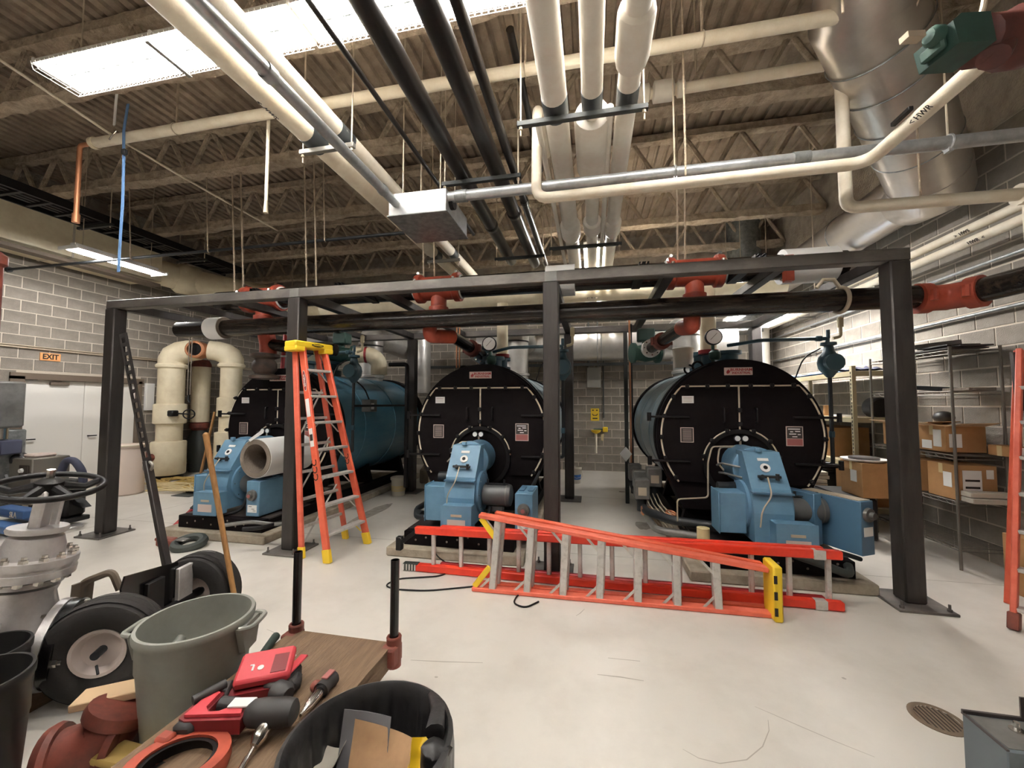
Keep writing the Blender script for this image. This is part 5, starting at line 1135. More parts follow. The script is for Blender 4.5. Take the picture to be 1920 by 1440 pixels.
for k in range(12): MB().bb(2.95 + .02 * math.sin(k), 3.3 + .02 * math.sin(k * 2), 6.5 + .015 * math.cos(k * 3), 6.85, .02 + k * .055, .068 + k * .055, .003).build('ream', 'pail', pst)
one('black_crate', MB().bb(3.0, 3.36, 5.6, 6.3, 0, .5, .02).bb(3.02, 3.34, 5.62, 6.28, .5, .52, .004), 'bin_black', 'black plastic tote on the floor in front of the shelving', 'tote')
one('tote_bin', MB().bb(3.44, 3.94, 6.9, 8.0, .29, .62, .03).bb(3.42, 3.96, 6.88, 8.02, .62, .66, .008), 'bin_black', 'dark lidded bin low on the beige shelving', 'tote')
dl = thing('round_tray', 'white-rimmed round tray on a carton behind the frame post', 'tray', (3.36, 5.7, .93))
MB().lathe([(.02, 0), (.2, .0), (.23, .025), (.215, .025), (.19, .01), (.02, .01)], (3.30, 5.72, .95), (0, 0, 1), 32).build('tray', 'paper', dl); MB().lathe([(.15, .0), (.15, .03), (.1, .035)], (3.30, 5.72, .965), (0, 0, 1), 24).build('coil', 'plate_dark', dl)
cbox('carton with white label under the round tray, behind the frame post', 3.15, 3.48, 5.5, 5.92, .53, .94, 'cardboard', [('x', 5.6, 5.72, .7, .84)])
r2 = thing('wire_shelving', 'chrome wire shelving loaded with cartons at the right', 'shelving', (3.8, 5.4, 0))
for x in (3.58, 4.0):
    for y in (4.82, 6.0): MB().cyl((x, y, 0), (x, y, 2.24), .0135, 10).build('upright', 'shelf_wire', r2)
ZS = (.22, .67, 1.13, 1.78, 2.2)
for z in ZS:
    q = MB()
    for x in (3.58, 4.0): q.cyl((x, 4.82, z), (x, 6.0, z), .005, 6).cyl((x, 4.82, z - .035), (x, 6.0, z - .035), .005, 6)
    for y in (4.82, 6.0): q.cyl((3.58, y, z), (4.0, y, z), .005, 6).cyl((3.58, y, z - .035), (4.0, y, z - .035), .005, 6)
    k = 4.85
    while k < 6: q.cyl((3.58, k, z + .004), (4.0, k, z + .004), .0025, 4); k += .03
    for x in (3.72, 3.86): q.cyl((x, 4.82, z), (x, 6.0, z), .004, 4)
    zz = 4.82; 
    while zz < 5.95: q.cyl((3.58, zz, z - .035), (3.58, zz + .05, z), .003, 4); zz += .1
    q.build('wire_shelf', 'shelf_wire', r2)
cbox('big plain carton on the third wire shelf up from the floor', 3.58, 3.9, 5.3, 5.75, .68, 1.02, 'cardboard')
cbox('small carton atop the big plain carton under the wire shelf', 3.6, 3.8, 5.5, 5.62, 1.025, 1.1, 'cardboard_light', [('x', 5.54, 5.58, 1.04, 1.09)])
cbox('carton with large white shipping label beside the wire upright', 3.6, 3.95, 4.86, 5.2, .68, 1.03, 'cardboard', [('y', 3.66, 3.82, .72, .98), ('y', 3.86, 3.92, .9, .99), ('x', 4.9, 5.0, .8, .95)])
MB().bb(3.68, 3.80, 4.8535, 4.8565, .87, .89).bb(3.68, 3.80, 4.8535, 4.8565, .8, .82).build('label_print', 'ink', bpy.data.objects['carton.005'] if 'carton.005' in bpy.data.objects else None)
for k, (z, lab) in enumerate(((.68, 'white paper packet on the wire shelf, lower of two'), (.735, 'white paper packet on the wire shelf, upper of two'))): one('paper_packet', MB().bb(3.62 - .0, 3.98, 4.70 + k * .02, 4.84, z, z + .05, .006), 'pail', lab, 'packet')
cbox('open carton with pale flaps on the upper wire shelf', 3.6, 3.92, 5.35, 5.85, 1.15, 1.42, 'cardboard', [('x', 5.4, 5.65, 1.22, 1.38)], True)
cbox('open carton with white labels next to the wire upright', 3.6, 3.95, 4.95, 5.3, 1.15, 1.42, 'cardboard', [('y', 3.63, 3.74, 1.2, 1.34), ('x', 5.0, 5.1, 1.2, 1.38), ('x', 5.12, 5.25, 1.17, 1.26)], True)
cbox('small carton with white label at the near end of wire shelf', 3.86, 4.0, 4.6, 4.83, 1.15, 1.25, 'cardboard', [('y', 3.88, 3.97, 1.17, 1.24)])
one('black_bag', MB().sph((3.85, 5.3, 1.5), .09, 14, 8, (1, 1, .8)), 'bin_black', 'black bundle behind the open cartons', 'bag')
for k, (x0, x1, y0, y1, z, lab) in enumerate(((3.62, 3.98, 4.9, 5.7, 2.225, 'dark flat panel lowest on the wire shelving top'), (3.7, 3.98, 4.85, 5.5, 2.245, 'dark flat panel in the middle of the pile on wire shelving'), (3.66, 3.95, 4.95, 5.35, 2.265, 'dark flat panel topmost on the wire shelving'))): one('sheet_stock', MB().bb(x0, x1, y0, y1, z, z + .016, .003), 'plate_dark', lab, 'panel', 'flat panels on the wire shelving')
one('metal_channel', MB().beam((3.62, 5.35, 2.30), (3.9, 5.1, 2.32), .05, .05, (0, 0, 1), .004), 'steel_grey', 'short grey metal channel on top of the flat panels', 'channel')
one('angle_bracket', MB().beam((3.6, 5.35, 1.84), (3.85, 5.1, 1.80), .05, .05, (0, 0, 1), .004), 'dark_pipe', 'dark angle bracket lying on the second wire shelf from top', 'bracket')
one('flat_bar', MB().bb(3.75, 3.98, 4.85, 5.2, 1.79, 1.82, .003), 'insul', 'flat grey bar at the near end of the second wire shelf', 'bar')
cbx = cbox('tall brown carton standing on the floor behind the right ladder', 3.6, 3.95, 4.2, 4.42, 0, .5, 'cardboard')
# ---------------------------------------------------------------- left background machines
p = at(60, 955, Z=0)
gm = thing('grey_machine', 'pale grey machine cabinet with black dial panel near the door', 'machine', p)
MB().bb(p.x - .32, p.x + .32, p.y - .2, p.y + .25, .12, .82, .015).build('cabinet', 'shelf_wire', gm)
for sx in (-.28, .28):
    for sy in (-.16, .2): MB().cyl((p.x + sx, p.y + sy, 0), (p.x + sx, p.y + sy, .13), .03, 10).build('foot', 'rubber', gm)
q = MB().bb(p.x + .08, p.x + .27, p.y - .215, p.y - .2, .52, .72, .004).build('dial_panel', 'ink', gm); MB().lathe([(.035, 0), (.03, .03)], (p.x + .15, p.y - .215, .64), (0, -1, 0), 16).build('dial', 'paper', q)
MB().lathe([(.06, 0), (.11, .04), (.11, .2), (.06, .26), (.02, .3)], (p.x - .3, p.y - .1, .78), (1, 0, 0), 16).build('chuck', 'black', gm)
MB().bb(p.x - .1, p.x + .2, p.y - .1, p.y + .15, .82, .87, .02).lump(.012, 9).build('rags', 'plate', gm)
MB().beam((p.x - .5, p.y - .2, 1.0), (p.x - .05, p.y - .24, .45), .03, .01).build('lever', 'galv_dull', gm)
p = at(-10, 960, Z=0)
tu = thing('upright_cabinet', 'tall pale grey unit cut off by the left edge', 'cabinet', p)
MB().bb(p.x - .3, p.x + .2, p.y - .2, p.y + .2, 0, 1.25, .02).build('lower_body', 'galv_dull', tu); MB().bb(p.x - .3, p.x + .18, p.y - .18, p.y + .18, 1.28, 2.0, .03).build('upper_body', 'steel_grey', tu)
for k in range(6): MB().bb(p.x - .2, p.x + .12, p.y - .186, p.y - .18, 1.42 + k * .06, 1.44 + k * .06).build('vent_slot', 'strut_light', tu)
MB().cyl((p.x + .24, p.y - .1, 1.28), (p.x + .24, p.y - .1, 1.12), .07, 14).build('chrome_cup', 'chrome', tu)
MB().bb(p.x + .14, p.x + .32, p.y - .15, p.y + .1, .88, 1.1, .02).build('blue_block', 'cloth_dark', tu)
p = at(128, 985, Z=0)
bm_ = thing('hand_machine', 'black wheeled machine with curved blue-black handle before the door', 'machine', p)
MB().bb(p.x - .17, p.x + .13, p.y - .12, p.y + .12, .12, .62, .04).build('body', 'black', bm_); MB().bb(p.x - .2, p.x + .16, p.y - .14, p.y + .14, .06, .12, .01).build('base', 'bin_black', bm_)
for sx in (-.14, .1): MB().cyl((p.x + sx, p.y - .16, .05), (p.x + sx, p.y - .1, .05), .05, 14).build('wheel', 'rubber', bm_)
MB().tube([(p.x - .2, p.y, .68), (p.x - .1, p.y, .88), (p.x + .05, p.y, .88), (p.x + .22, p.y, .72), (p.x + .22, p.y, .5)], .045, 12, .12).build('handle', 'cloth_dark', bm_)
MB().prism([(0, 0), (.22, -.16), (.02, -.12)], (p.x + .1, p.y - .05, .42), (1, 0, 0), (0, 0, 1), (0, .1, 0)).build('side_fin', 'black', bm_)
MB().tube([(p.x + .13, p.y - .05, .5), (p.x + .22, p.y - .05, .5)], .02, 8).build('peg', 'black', bm_)
p = at(25, 990, Z=.05)
jk = thing('pallet_jack', 'blue low pallet jack with white letters at the left edge', 'pallet jack', p)
for dy, dz in ((-.12, 0), (.3, .0)): MB().beam((p.x - .9, p.y + dy + .1, .10), (p.x + .28, p.y + dy - .02, .10), .17, .09, (0, 0, 1), .01).build('fork', 'jack_blue', jk)
MB().beam((p.x - .4, p.y + .1, .24), (p.x + .28, p.y + .02, .24), .16, .1, (0, 0, 1), .012).build('bridge', 'jack_blue', jk)
text('lettering', 'SLA', .1, (p.x + .12, p.y - .075, .24), (R(90), 0, R(-7)), 'rod', jk)
for k, (dx, dy) in enumerate(((.42, .05), (.52, .28))): MB().lathe([(.02, 0), (.11, 0), (.12, .02), (.11, .035), (.02, .035)], (p.x + dx, p.y + dy, 0), (0, 0, 1), 20).build('caster_plate', 'silver_paint', jk)

# ---------------------------------------------------------------- silver gate valve
Bc, Tc = at(24, 1185, Z=.40), at(93, 908, Z=1.19)
U = (Tc - Bc).normalized(); L = (Tc - Bc).length
gv = thing('gate_valve', 'large silver-painted gate valve with black handwheel at the left', 'valve', (Bc.x, Bc.y, 0))
sx, sy, _ = MB().frame(U)
fd = Vector((.76, .60, -.05)).normalized(); fd = (fd - U * fd.dot(U)).normalized(); sd = U.cross(fd)
def K(f): return Bc + U * (L * f)
b = MB().lathe([(.10, -.34), (.15, -.28), (.17, -.1), (.165, .08), (.13, .2), (.14, .24)], Bc, U, 28); b.build('body', 'silver_paint', gv)
for s_ in (-1, 1):
    MB().lathe([(.13, .0), (.14, .06), (.155, .1)], Bc + fd * s_ * .06 - U * .08, fd * s_, 24).build('port_neck', 'silver_paint', gv)
    q = MB().lathe([(.1, .1), (.23, .1), (.23, .14), (.1, .14)], Bc + fd * s_ * .06 - U * .08, fd * s_, 32).build('port_flange', 'silver_paint', gv)
    q2 = MB().lathe([(.1, .145), (.225, .145), (.225, .19), (.16, .195), (.15, .23), (.1, .23)], Bc + fd * s_ * .06 - U * .08, fd * s_, 32).build('companion_flange', 'black_gloss', gv)
    for k in range(10):
        a = k * math.pi / 5 + .2; c_ = Bc + fd * s_ * .15 - U * .08 + (U * math.cos(a) + sd * math.sin(a)) * .195
        MB().cyl(c_ + fd * s_ * -.02, c_ + fd * s_ * .14, .013, 6).lathe([(.022, .1), (.022, .125)], c_, fd * s_, 6).build('stud', 'chrome', q2)
MB().lathe([(.15, -.03), (.16, -.0), (.14, .0)], K(.36), U, 28).build('body_rib', 'silver_paint', gv)
for s_ in (-1, 1): MB().beam(Bc + sd * s_ * .2 - U * .2, Bc + sd * s_ * .2 + U * .12, .03, .05).build('side_rib', 'silver_paint', gv)
q = MB().lathe([(.1, -.05), (.19, -.05), (.19, -.012), (.18, -.01), (.18, .01), (.19, .012), (.19, .05), (.1, .05)], K(.44), U, 32).build('bonnet_flange', 'silver_paint', gv)
for k in range(14):
    a = k * math.pi / 7; c_ = K(.44) + (fd * math.cos(a) + sd * math.sin(a)) * .163; MB().cyl(c_ - U * .075, c_ + U * .085, .013, 6).lathe([(.021, .05), (.021, .07)], c_, U, 6).lathe([(.021, -.07), (.021, -.05)], c_, U, 6).build('bolt', 'chrome', q)
MB().lathe([(.13, .03), (.125, .1), (.11, .15), (.07, .17)], K(.45), U, 24).build('bonnet', 'silver_paint', gv)
MB().beam(K(.66), K(.96), .13, .05, fd, .01).build('yoke', 'silver_paint', gv); MB().beam(K(.66) + sd * .05, K(.96) + sd * .05, .03, .12, fd, .01).build('yoke_rib', 'silver_paint', gv)
q = MB().lathe([(.02, 0), (.12, .0), (.125, .015), (.12, .03), (.02, .03)], K(.67), U, 24).build('gland_flange', 'silver_paint', gv)
HW = .225; hwn = (U + Vector((.12, -.16, 0))).normalized(); hc = K(.985)
hw = MB().ring(hc, hwn, HW, .017, 40, 10).build('handwheel', 'black', gv)
hx, hy, _ = MB().frame(hwn)
for k in range(5):
    a = k * 2 * math.pi / 5 + .4; e = hx * math.cos(a) + hy * math.sin(a); MB().tube([hc + e * .04, hc + e * .15 - hwn * .03, hc + e * HW], [.028, .02, .02], 8).build('spoke', 'black', hw)
MB().lathe([(.06, -.05), (.06, .03), (.03, .05)], hc, hwn, 16).build('hub', 'black', hw); MB().cyl(hc, hc + hwn * .1, .018, 8).build('stem', 'chrome', hw)
MB().box(K(.47) - fd * .2 + U * .06, (.04, .04, .07), .004).build('red_tag', 'fitting', gv)
for s_ in (-1, 1): MB().bb(Bc.x + s_ * .12 - .05, Bc.x + s_ * .12 + .05, Bc.y - .1, Bc.y + .1, 0, .09).build('timber_block', 'wood_deck', gv)

# ---------------------------------------------------------------- two-wheeled pipe cart
W1, W2 = at(197, 1213, Z=.28), at(374, 1108, Z=.28)
ad = (W2 - W1).normalized(); ad.z = 0
pc = thing('pipe_cart', 'black two-wheeled pipe cart with pneumatic tyres behind the grey bin', 'cart', (W1 + W2) / 2 * 1.0)
for Wc, s_ in ((W1, -1), (W2, 1)):
    if s_ < 0: ad0 = ad; ad = (Matrix.Rotation(R(20), 3, 'Z') @ ad)
    else: ad = ad0
    ty = MB().lathe([(.115, -.05), (.16, -.085), (.22, -.095), (.255, -.08), (.272, -.045), (.278, 0), (.272, .045), (.255, .08), (.22, .095), (.16, .085), (.115, .05)], Wc, ad, 48, False, False).build('tyre', 'tyre', pc)
    for dz in (-.055, -.02, .02, .055): MB().lathe([(.272, dz - .007), (.281 - abs(dz) * .2, dz), (.272, dz + .007)], Wc, ad, 48, False, False).build('tread_rib', 'tyre', ty)
    MB().lathe([(.02, .02 * s_), (.09, .028 * s_), (.112, .065 * s_), (.128, .068 * s_), (.122, -.05 * s_)], Wc, ad, 36, True, False).build('hub', 'hub', ty)
    MB().cyl(Wc - ad * .09, Wc + ad * .09, .022, 12).build('axle_end', 'dark_pipe', ty)
    MB().cyl(Wc + ad * s_ * .07 + Vector((0, 0, -.06)) , Wc + ad * s_ * .09 + Vector((.03, 0, -.09)), .006, 6).build('valve_stem', 'dark_pipe', ty)
MB().cyl(W1, W2, .03, 12).build('axle', 'black', pc)
nv = Vector((ad.y, -ad.x, 0))     # horizontal, across the axle
P0, P1 = W1 + ad * .16, W2 - ad * .16
pl = MB().prism([(0, -.16), (1, -.16), (1, .2), (.95, .28), (-.12, .34), (-.18, .27)], P0 - nv * .03, (P1 - P0), (0, 0, 1), nv * .012).build('deck_plate', 'black_gloss', pc, smooth=False)
MB().bb(-.1, .22, -.2, .2, 0, .17, .004).build('wheel_chock', 'black', pc).matrix_local = Matrix.Translation(W1 - (W1 + W2) / 2 + Vector((0, 0, -.28)) + nv * .0) @ Matrix.Rotation(math.atan2(ad.y, ad.x), 4, 'Z')
for Pq, mq in ((W1 + ad * .3, 'black'), (W2 - ad * .14, 'silver_paint')): MB().beam(Pq + Vector((0, 0, -.1)), Pq + Vector((0, 0, .24)), .03, .12, ad, .004).build('side_bracket', mq, pc)
bk = at(165, 1100, Z=.5)
MB().tube([bk + Vector((-.06, 0, -.16)), bk + Vector((-.05, 0, .02)), bk + Vector((.1, .06, .08)), bk + Vector((.14, .08, -.04))], .022, 8, .04).beam(bk + Vector((-.06, 0, -.2)), bk + Vector((-.04, 0, .03)), .11, .012, (1, 0, 0)).build('hook_bracket', 'door_frame', pc)
h0 = W2 - ad * .2 + Vector((0, 0, -.05)); h1 = at(232, 632, Y=h0.y + .1)
hd = MB()
dvec = h1 - h0; k0 = .52
q = MB().beam(h0, h0.lerp(h1, k0), .055, .03, nv, .004).build('tongue', 'post_steel', pc)
# perforated upper half
b = MB(); x_, y_, z_ = None, None, None
dn = dvec.normalized(); wv = dn.cross(_fw).normalized(); tv = wv.cross(dn)
n = 13; seg = dvec.length * (1 - k0) / n
for k in range(n):
    a0 = h0 + dn * (dvec.length * k0 + seg * k)
    for s_ in (-1, 1): b.beam(a0 + wv * s_ * .021, a0 + dn * seg + wv * s_ * .021, .014, .012, tv)
    b.beam(a0, a0 + dn * seg * .34, .044, .012, tv)
b.beam(h1 - dn * .005, h1 + dn * .03, .055, .012, tv); b.build('perforated_bar', 'post_steel', pc, smooth=False)
hk = h0 + dn * (dvec.length * (k0 - .02)); MB().ring(hk, tv, .032, .01, 16, 6).build('ring_bolt', 'strut_light', pc)

# ---------------------------------------------------------------- bins
def bin_(p, r, h, m, lab, handles=True, a0=0):
    t = thing('waste_bin', lab, 'bin', p)
    MB().lathe([(r * .78, 0), (r * .80, .015), (r * .955, h * .70), (r * .975, h * .71), (r * .985, h - .05), (r * 1.03, h - .035), (r * 1.04, h - .01), (r * 1.02, h), (r * .96, h), (r * .945, h - .03), (r * .94, h * .72), (r * .92, h * .70), (r * .77, .02), (.001, .02)], p, (0, 0, 1), 56, True, False).build('shell', m, t)
    if handles:
        for s_ in (0, math.pi):
            e = Vector((math.cos(a0 + s_), math.sin(a0 + s_), 0)); f = Vector((-e.y, e.x, 0)); c_ = p + e * r + Vector((0, 0, h - .035))
            MB().tube([c_ + f * -.085 - e * .0, c_ + f * -.07 + e * .055 + Vector((0, 0, .0)), c_ + f * .07 + e * .055, c_ + f * .085], .012, 8, .03).prism([(-.09, 0), (.09, 0), (.05, -.13), (-.05, -.13)], c_ - e * .012, f, (0, 0, 1), e * .03).build('handle', m, t)
    return t
gb = at(371, 1155, Z=.60); gb.z = 0
bin_(gb, .235, .60, 'bin_grey', 'grey round plastic bin beside the wooden cart', True, R(18))
one('pole_stub', MB().cyl((gb.x - .16, gb.y - .05, .37), (gb.x - .19, gb.y + .08, .43), .022, 12), 'bin_grey', 'short grey stub sticking up inside the grey bin', 'stub')
bin_(at(-62, 1275, Z=.62) * 1.0 - Vector((0, 0, .62)), .165, .62, 'bin_black', 'black bin at the lower left corner, nearer one', False)
bin_(at(-42, 1220, Z=.5) - Vector((0, 0, .5)), .165, .5, 'bin_black', 'black bin at the left edge, farther one below the silver valve', False)
w0, w1 = at(452, 1190, Z=.02), at(386, 816, Y=2.45)
one('broomstick', MB().tube([w0, w0.lerp(w1, .5), w1], [.017, .018, .02], 12).sph(w1, .021, 12, 8), 'wood_pole', 'brown wooden pole standing behind the grey bin', 'pole')
# black bin with liner
bp = at(692, 1392, Z=.60); bp.z = 0; br, bh = .245, .60
bl = bin_(bp, br, bh, 'bin_black', 'black-lined waste bin in the foreground beside the cart', False)
rings = []; n = 192
for rr, zz, amp in ((.99, -.20, .02), (1.06, -.12, .03), (1.075, -.03, .018), (1.06, .012, .008), (1.0, .02, .004), (.95, .005, .008), (.91, -.07, .03), (.87, -.2, .04), (.8, -.38, .05), (.5, -.5, .06)):
    ring = []
    for i in range(n):
        a = 2 * math.pi * i / n; wv_ = noise.noise(Vector((math.cos(a) * 3, math.sin(a) * 3, zz * 2))) + .6 * noise.noise(Vector((math.cos(a) * 9, math.sin(a) * 9, zz * 1.2 + 4))) + (.55 * math.sin(a * 26 + 4 * noise.noise(Vector((math.cos(a) * 2, math.sin(a) * 2, 5))) + zz * 2) if zz < -.03 else 0)
        ring.append((bp.x + br * (rr + wv_ * amp) * math.cos(a), bp.y + br * (rr + wv_ * amp) * math.sin(a), bh + zz + (noise.noise(Vector((a * 4, 3, 1))) * .03 if zz < -.1 else 0)))
    rings.append(ring)
MB().loft(rings, False, True).build('liner', 'liner', bl)
kn = at(815, 1412, Z=.6)
MB().sph((kn.x, kn.y, kn.z - .0), .045, 14, 10, (1, 1, .8)).lump(.02, 22).build('liner_knot', 'liner', bl)
MB().tube([kn, kn + Vector((.03, -.05, -.05)), kn + Vector((.07, -.09, -.16))], [.035, .03, .045], 10).lump(.012, 25).build('liner_tail', 'liner', bl)
MB().tube([kn + Vector((-.02, .05, .02)), kn + Vector((-.04, .13, .03)), kn + Vector((-.1, .2, .02))], [.03, .022, .012], 10).lump(.01, 25).build('liner_tail', 'liner', bl)
def sheet(lab, name, c, ux, uy, wd, ht, m, cat, curl=.03, seed=0, th=.003):
    c, ux, uy = Vector(c), Vector(ux).normalized(), Vector(uy).normalized(); nz = ux.cross(uy); vs = []; N = 10
    for s_ in (0, th):
        for i in range(N + 1):
            for j in range(N + 1):
                u, v_ = i / N - .5, j / N - .5; k = curl * (u * u * 4 - .3) + .012 * noise.noise(Vector((u * 3, v_ * 3, seed))); vs.append(c + ux * u * wd + uy * v_ * ht + nz * (k + s_))
    M_ = (N + 1) ** 2; fs = []
    for i in range(N):
        for j in range(N):
            a = i * (N + 1) + j; fs += [(a, a + 1, a + N + 2, a + N + 1), (M_ + a, M_ + a + N + 1, M_ + a + N + 2, M_ + a + 1)]
    for i in range(N):
        for a, e in ((i, i + 1), ((i + 1) * (N + 1) + N, i * (N + 1) + N)): pass
        a = i * (N + 1); fs.append((a, a + N + 1, M_ + a + N + 1, M_ + a)); a = i * (N + 1) + N; fs.append((a, M_ + a, M_ + a + N + 1, a + N + 1))
        a = i; fs.append((a, M_ + a, M_ + a + 1, a + 1)); a = N * (N + 1) + i; fs.append((a, a + 1, M_ + a + 1, M_ + a))
    return one(name, MB().add(vs, fs), m, lab, cat)
sheet('crumpled brown cardboard sheet in the lined bin', 'cardboard_scrap', at(715, 1440, Z=.48), (1, .12, -.25), (-.15, .5, .75), .2, .2, 'tan_card', 'cardboard', .06, 2)
sheet('grey flat sheet standing behind the brown cardboard', 'grey_scrap', at(680, 1425, Z=.48), (.9, .3, -.25), (-.1, .4, .85), .16, .25, 'grey_sheet', 'scrap', .02, 5, .006)
sheet('white paper scrap at the left in the lined bin', 'paper_scrap', at(598, 1446, Z=.46), (1, -.1, .2), (.1, .8, .4), .15, .14, 'pail', 'paper', .05, 8)
sheet('yellow paper scrap at the right in the lined bin', 'yellow_scrap', at(792, 1412, Z=.52), (1, .2, .1), (-.1, .6, .7), .07, .08, 'yellow', 'paper', .03, 11)

# ---------------------------------------------------------------- wooden platform cart
CZ, CX0, CX1, CY0, CY1 = .36, -1.70, -1.07, .55, 2.04
ct = thing('platform_cart', 'wooden platform cart with black stakes in the foreground', 'cart', (-1.4, 1.3, 0))
nb = 1; wb_ = (CX1 - CX0) / nb
for k in range(nb):
    b = MB(); n = 12; rings = []
    for j in range(n + 1):
        y = CY0 + (CY1 - CY0) * j / n; x0, x1 = CX0 + k * wb_ + .0015, CX0 + (k + 1) * wb_ - .0015; e = .006 * noise.noise(Vector((k * 3, y * 6, 2)))
        x0 += (e if k == 0 else 0); x1 += (e if k == nb - 1 else 0); dz = .003 * noise.noise(Vector((k * 5, y * 5, 7)))
        rings.append([(x0, y, CZ - .04), (x1, y, CZ - .04), (x1, y, CZ + dz), (x0, y, CZ + dz)])
    b.loft(rings).build('deck_board', 'wood_deck', ct, smooth=False)
for x in (CX0 + .03, CX1 - .03): MB().bb(x - .03, x + .03, CY0, CY1, CZ - .11, CZ - .041).build('side_rail', 'wood_deck', ct, smooth=False)
MB().bb(CX0, CX1, CY1 - .06, CY1 - .002, CZ - .11, CZ - .041).build('end_rail', 'wood_deck', ct, smooth=False)
for x in (CX0 + .02, CX1 - .0):
    y = CY1 - .0
    q = MB().bb(x - .05, x + .035, y - .07, y + .035, CZ - .1, CZ + .0, .01).cyl((x, y, CZ - .12), (x, y, CZ + .03), .04, 14).ring((x, y, CZ + .03), (0, 0, 1), .033, .008, 18, 6).build('corner_socket', 'rust_red', ct)
    MB().lathe([(.0235, 0), (.0235, .46), (.019, .46), (.019, .02)], (x, y, CZ - .02), (0, 0, 1), 16, True, False).build('stake', 'black_gloss', ct)
for x in (CX0 + .12, CX1 - .12):
    for y in (CY0 + .2, CY1 - .2):
        q = MB().lathe([(.03, -.025), (.1, -.025), (.11, 0), (.1, .025), (.03, .025)], (x, y, .11), (1, 0, 0), 24).build('caster', 'rubber', ct); MB().bb(x - .04, x + .04, y - .04, y + .04, .2, .25, .004).bb(x - .045, x - .032, y - .03, y + .03, .1, .22).bb(x + .032, x + .045, y - .03, y + .03, .1, .22).build('fork', 'strut', q)
# tools on the cart
def on(x, y, z=0.0): v_ = at(x, y, Z=CZ); v_.z += z; return v_
g0, g1 = on(470, 1262, .02), on(517, 1200, .02)
one('dark_handle', MB().tube([g0, g0.lerp(g1, .45), g1], [.017, .017, .022], 12), 'green_pad', 'dark green tool handle lying on the wooden cart', 'handle')
# right-angle drill
dr_ = thing('right_angle_drill', 'red and black right-angle drill with chuck and step bit on cart', 'drill', on(440, 1390))
a, e = on(345, 1378, .05), on(540, 1372, .07); ux = (e - a); ux.z = 0; ux.normalize(); uy = Vector((-ux.y, ux.x, 0)); LD = (e - a).length
b = MB(); b.M = Matrix.Translation(a) @ Matrix((ux, uy, Vector((0, 0, 1)))).transposed().to_4x4()
b.prism([(0, -.03), (.03, -.045), (LD * .6, -.045), (LD * .6, .0), (LD * .42, .005), (LD * .36, -.012), (.11, -.012), (.085, .01), (.085, .1), (.06, .12), (.03, .1), (0, .04)], (0, 0, -.02), (1, 0, 0), (0, 1, 0), (0, 0, .055)); b.build('handle_loop', 'tool_red_dark', dr_, smooth=False)
b2 = MB(); b2.M = b.M; b2.prism([(.02, -.03), (LD * .58, -.03), (LD * .56, -.005), (LD * .4, .0), (LD * .35, -.014), (.1, -.016), (.075, .01), (.075, .09), (.05, .1), (.03, .07)], (0, 0, .036), (1, 0, 0), (0, 1, 0), (0, 0, .012)); b2.build('red_top', 'tool_red', dr_, smooth=False)
b3 = MB(); b3.M = b.M; b3.lathe([(.03, 0), (.046, .02), (.05, .06), (.05, .15), (.044, .18), (.03, .19)], (LD * .6, .0, .025), (1, 0, 0), 20); b3.build('motor_housing', 'tool_grey', dr_)
b3 = MB(); b3.M = b.M; b3.bb(-.01, .07, -.06, .02, -.05, .03, .015); b3.build('end_block', 'tool_grey', dr_)
b4 = MB(); b4.M = b.M; b4.cyl((.1, .06, .02), (LD * .42, .05, .02), .028, 14).cyl((.0, .04, .05), (.07, .13, .055), .018, 10); b4.build('grip', 'tool_grey', dr_)
b5 = MB(); b5.M = b.M; b5.box((LD * .52, .02, .052), (.09, .05, .008), .002); b5.build('name_badge', 'paper', dr_)
c0_, c1_ = on(500, 1384, .055), on(468, 1424, .02); cdv = (c1_ - c0_).normalized()
q = MB().lathe([(.02, -.03), (.026, 0), (.028, .01), (.028, .05), (.022, .06), (.016, .075), (.008, .078)], c0_, cdv, 16).build('chuck', 'chrome', dr_)
MB().lathe([(.007, 0), (.007, .035), (.011, .036), (.011, .09), (.006, .1), (.005, .14), (.001, .16)], c0_ + cdv * .075, cdv, 12).build('step_bit', 'chrome', q)
# band saw
bs = thing('band_saw', 'bright red portable band saw guard on the cart behind the drill', 'saw', on(450, 1310))
a, e = on(425, 1335, 0), on(495, 1320, 0); ux = (e - a); ux.z = 0; ux.normalize(); uy = Vector((-ux.y, ux.x, 0))
M0 = Matrix.Translation(a) @ Matrix((ux, uy, Vector((0, 0, 1)))).transposed().to_4x4()
b = MB(); b.M = M0; b.prism([(0, 0), (.22, 0), (.22, .06), (.0, .06)], (0, 0, .0), (1, 0, 0), (0, 0, 1), (0, .13, 0)); b.build('body', 'tool_red_dark', bs, smooth=False)
b = MB(); b.M = M0 @ Matrix.Translation((.03, .02, .06)) @ Matrix.Rotation(R(12), 4, 'X'); b.bb(-.02, .2, -.0, .17, 0, .045, .012); q = b.build('guard', 'tool_red', bs)
b2 = MB(); b2.M = b.M; b2.bb(.12, .18, .02, .12, .045, .047); b2.build('guard_window', 'tool_red_dark', q)
b2 = MB(); b2.M = b.M; b2.lathe([(.013, 0), (.013, .002)], (.075, .06, .0455), (0, 0, 1), 12).bb(.04, .048, .05, .08, .0455, .0475).bb(.03, .045, .078, .085, .0455, .0475); b2.build('white_mark', 'paper', q)
for q_ in ((-.04, .0, -.01, .1, 0, .075, .01), (.21, .27, .02, .1, .0, .06, .015)):
    b = MB(); b.M = M0; b.bb(*q_); b.build('frame_end', 'tool_grey', bs)
ba_ = thing('battery_tool', 'black cordless tool with red-trimmed battery pack on the cart', 'tool', on(525, 1310))
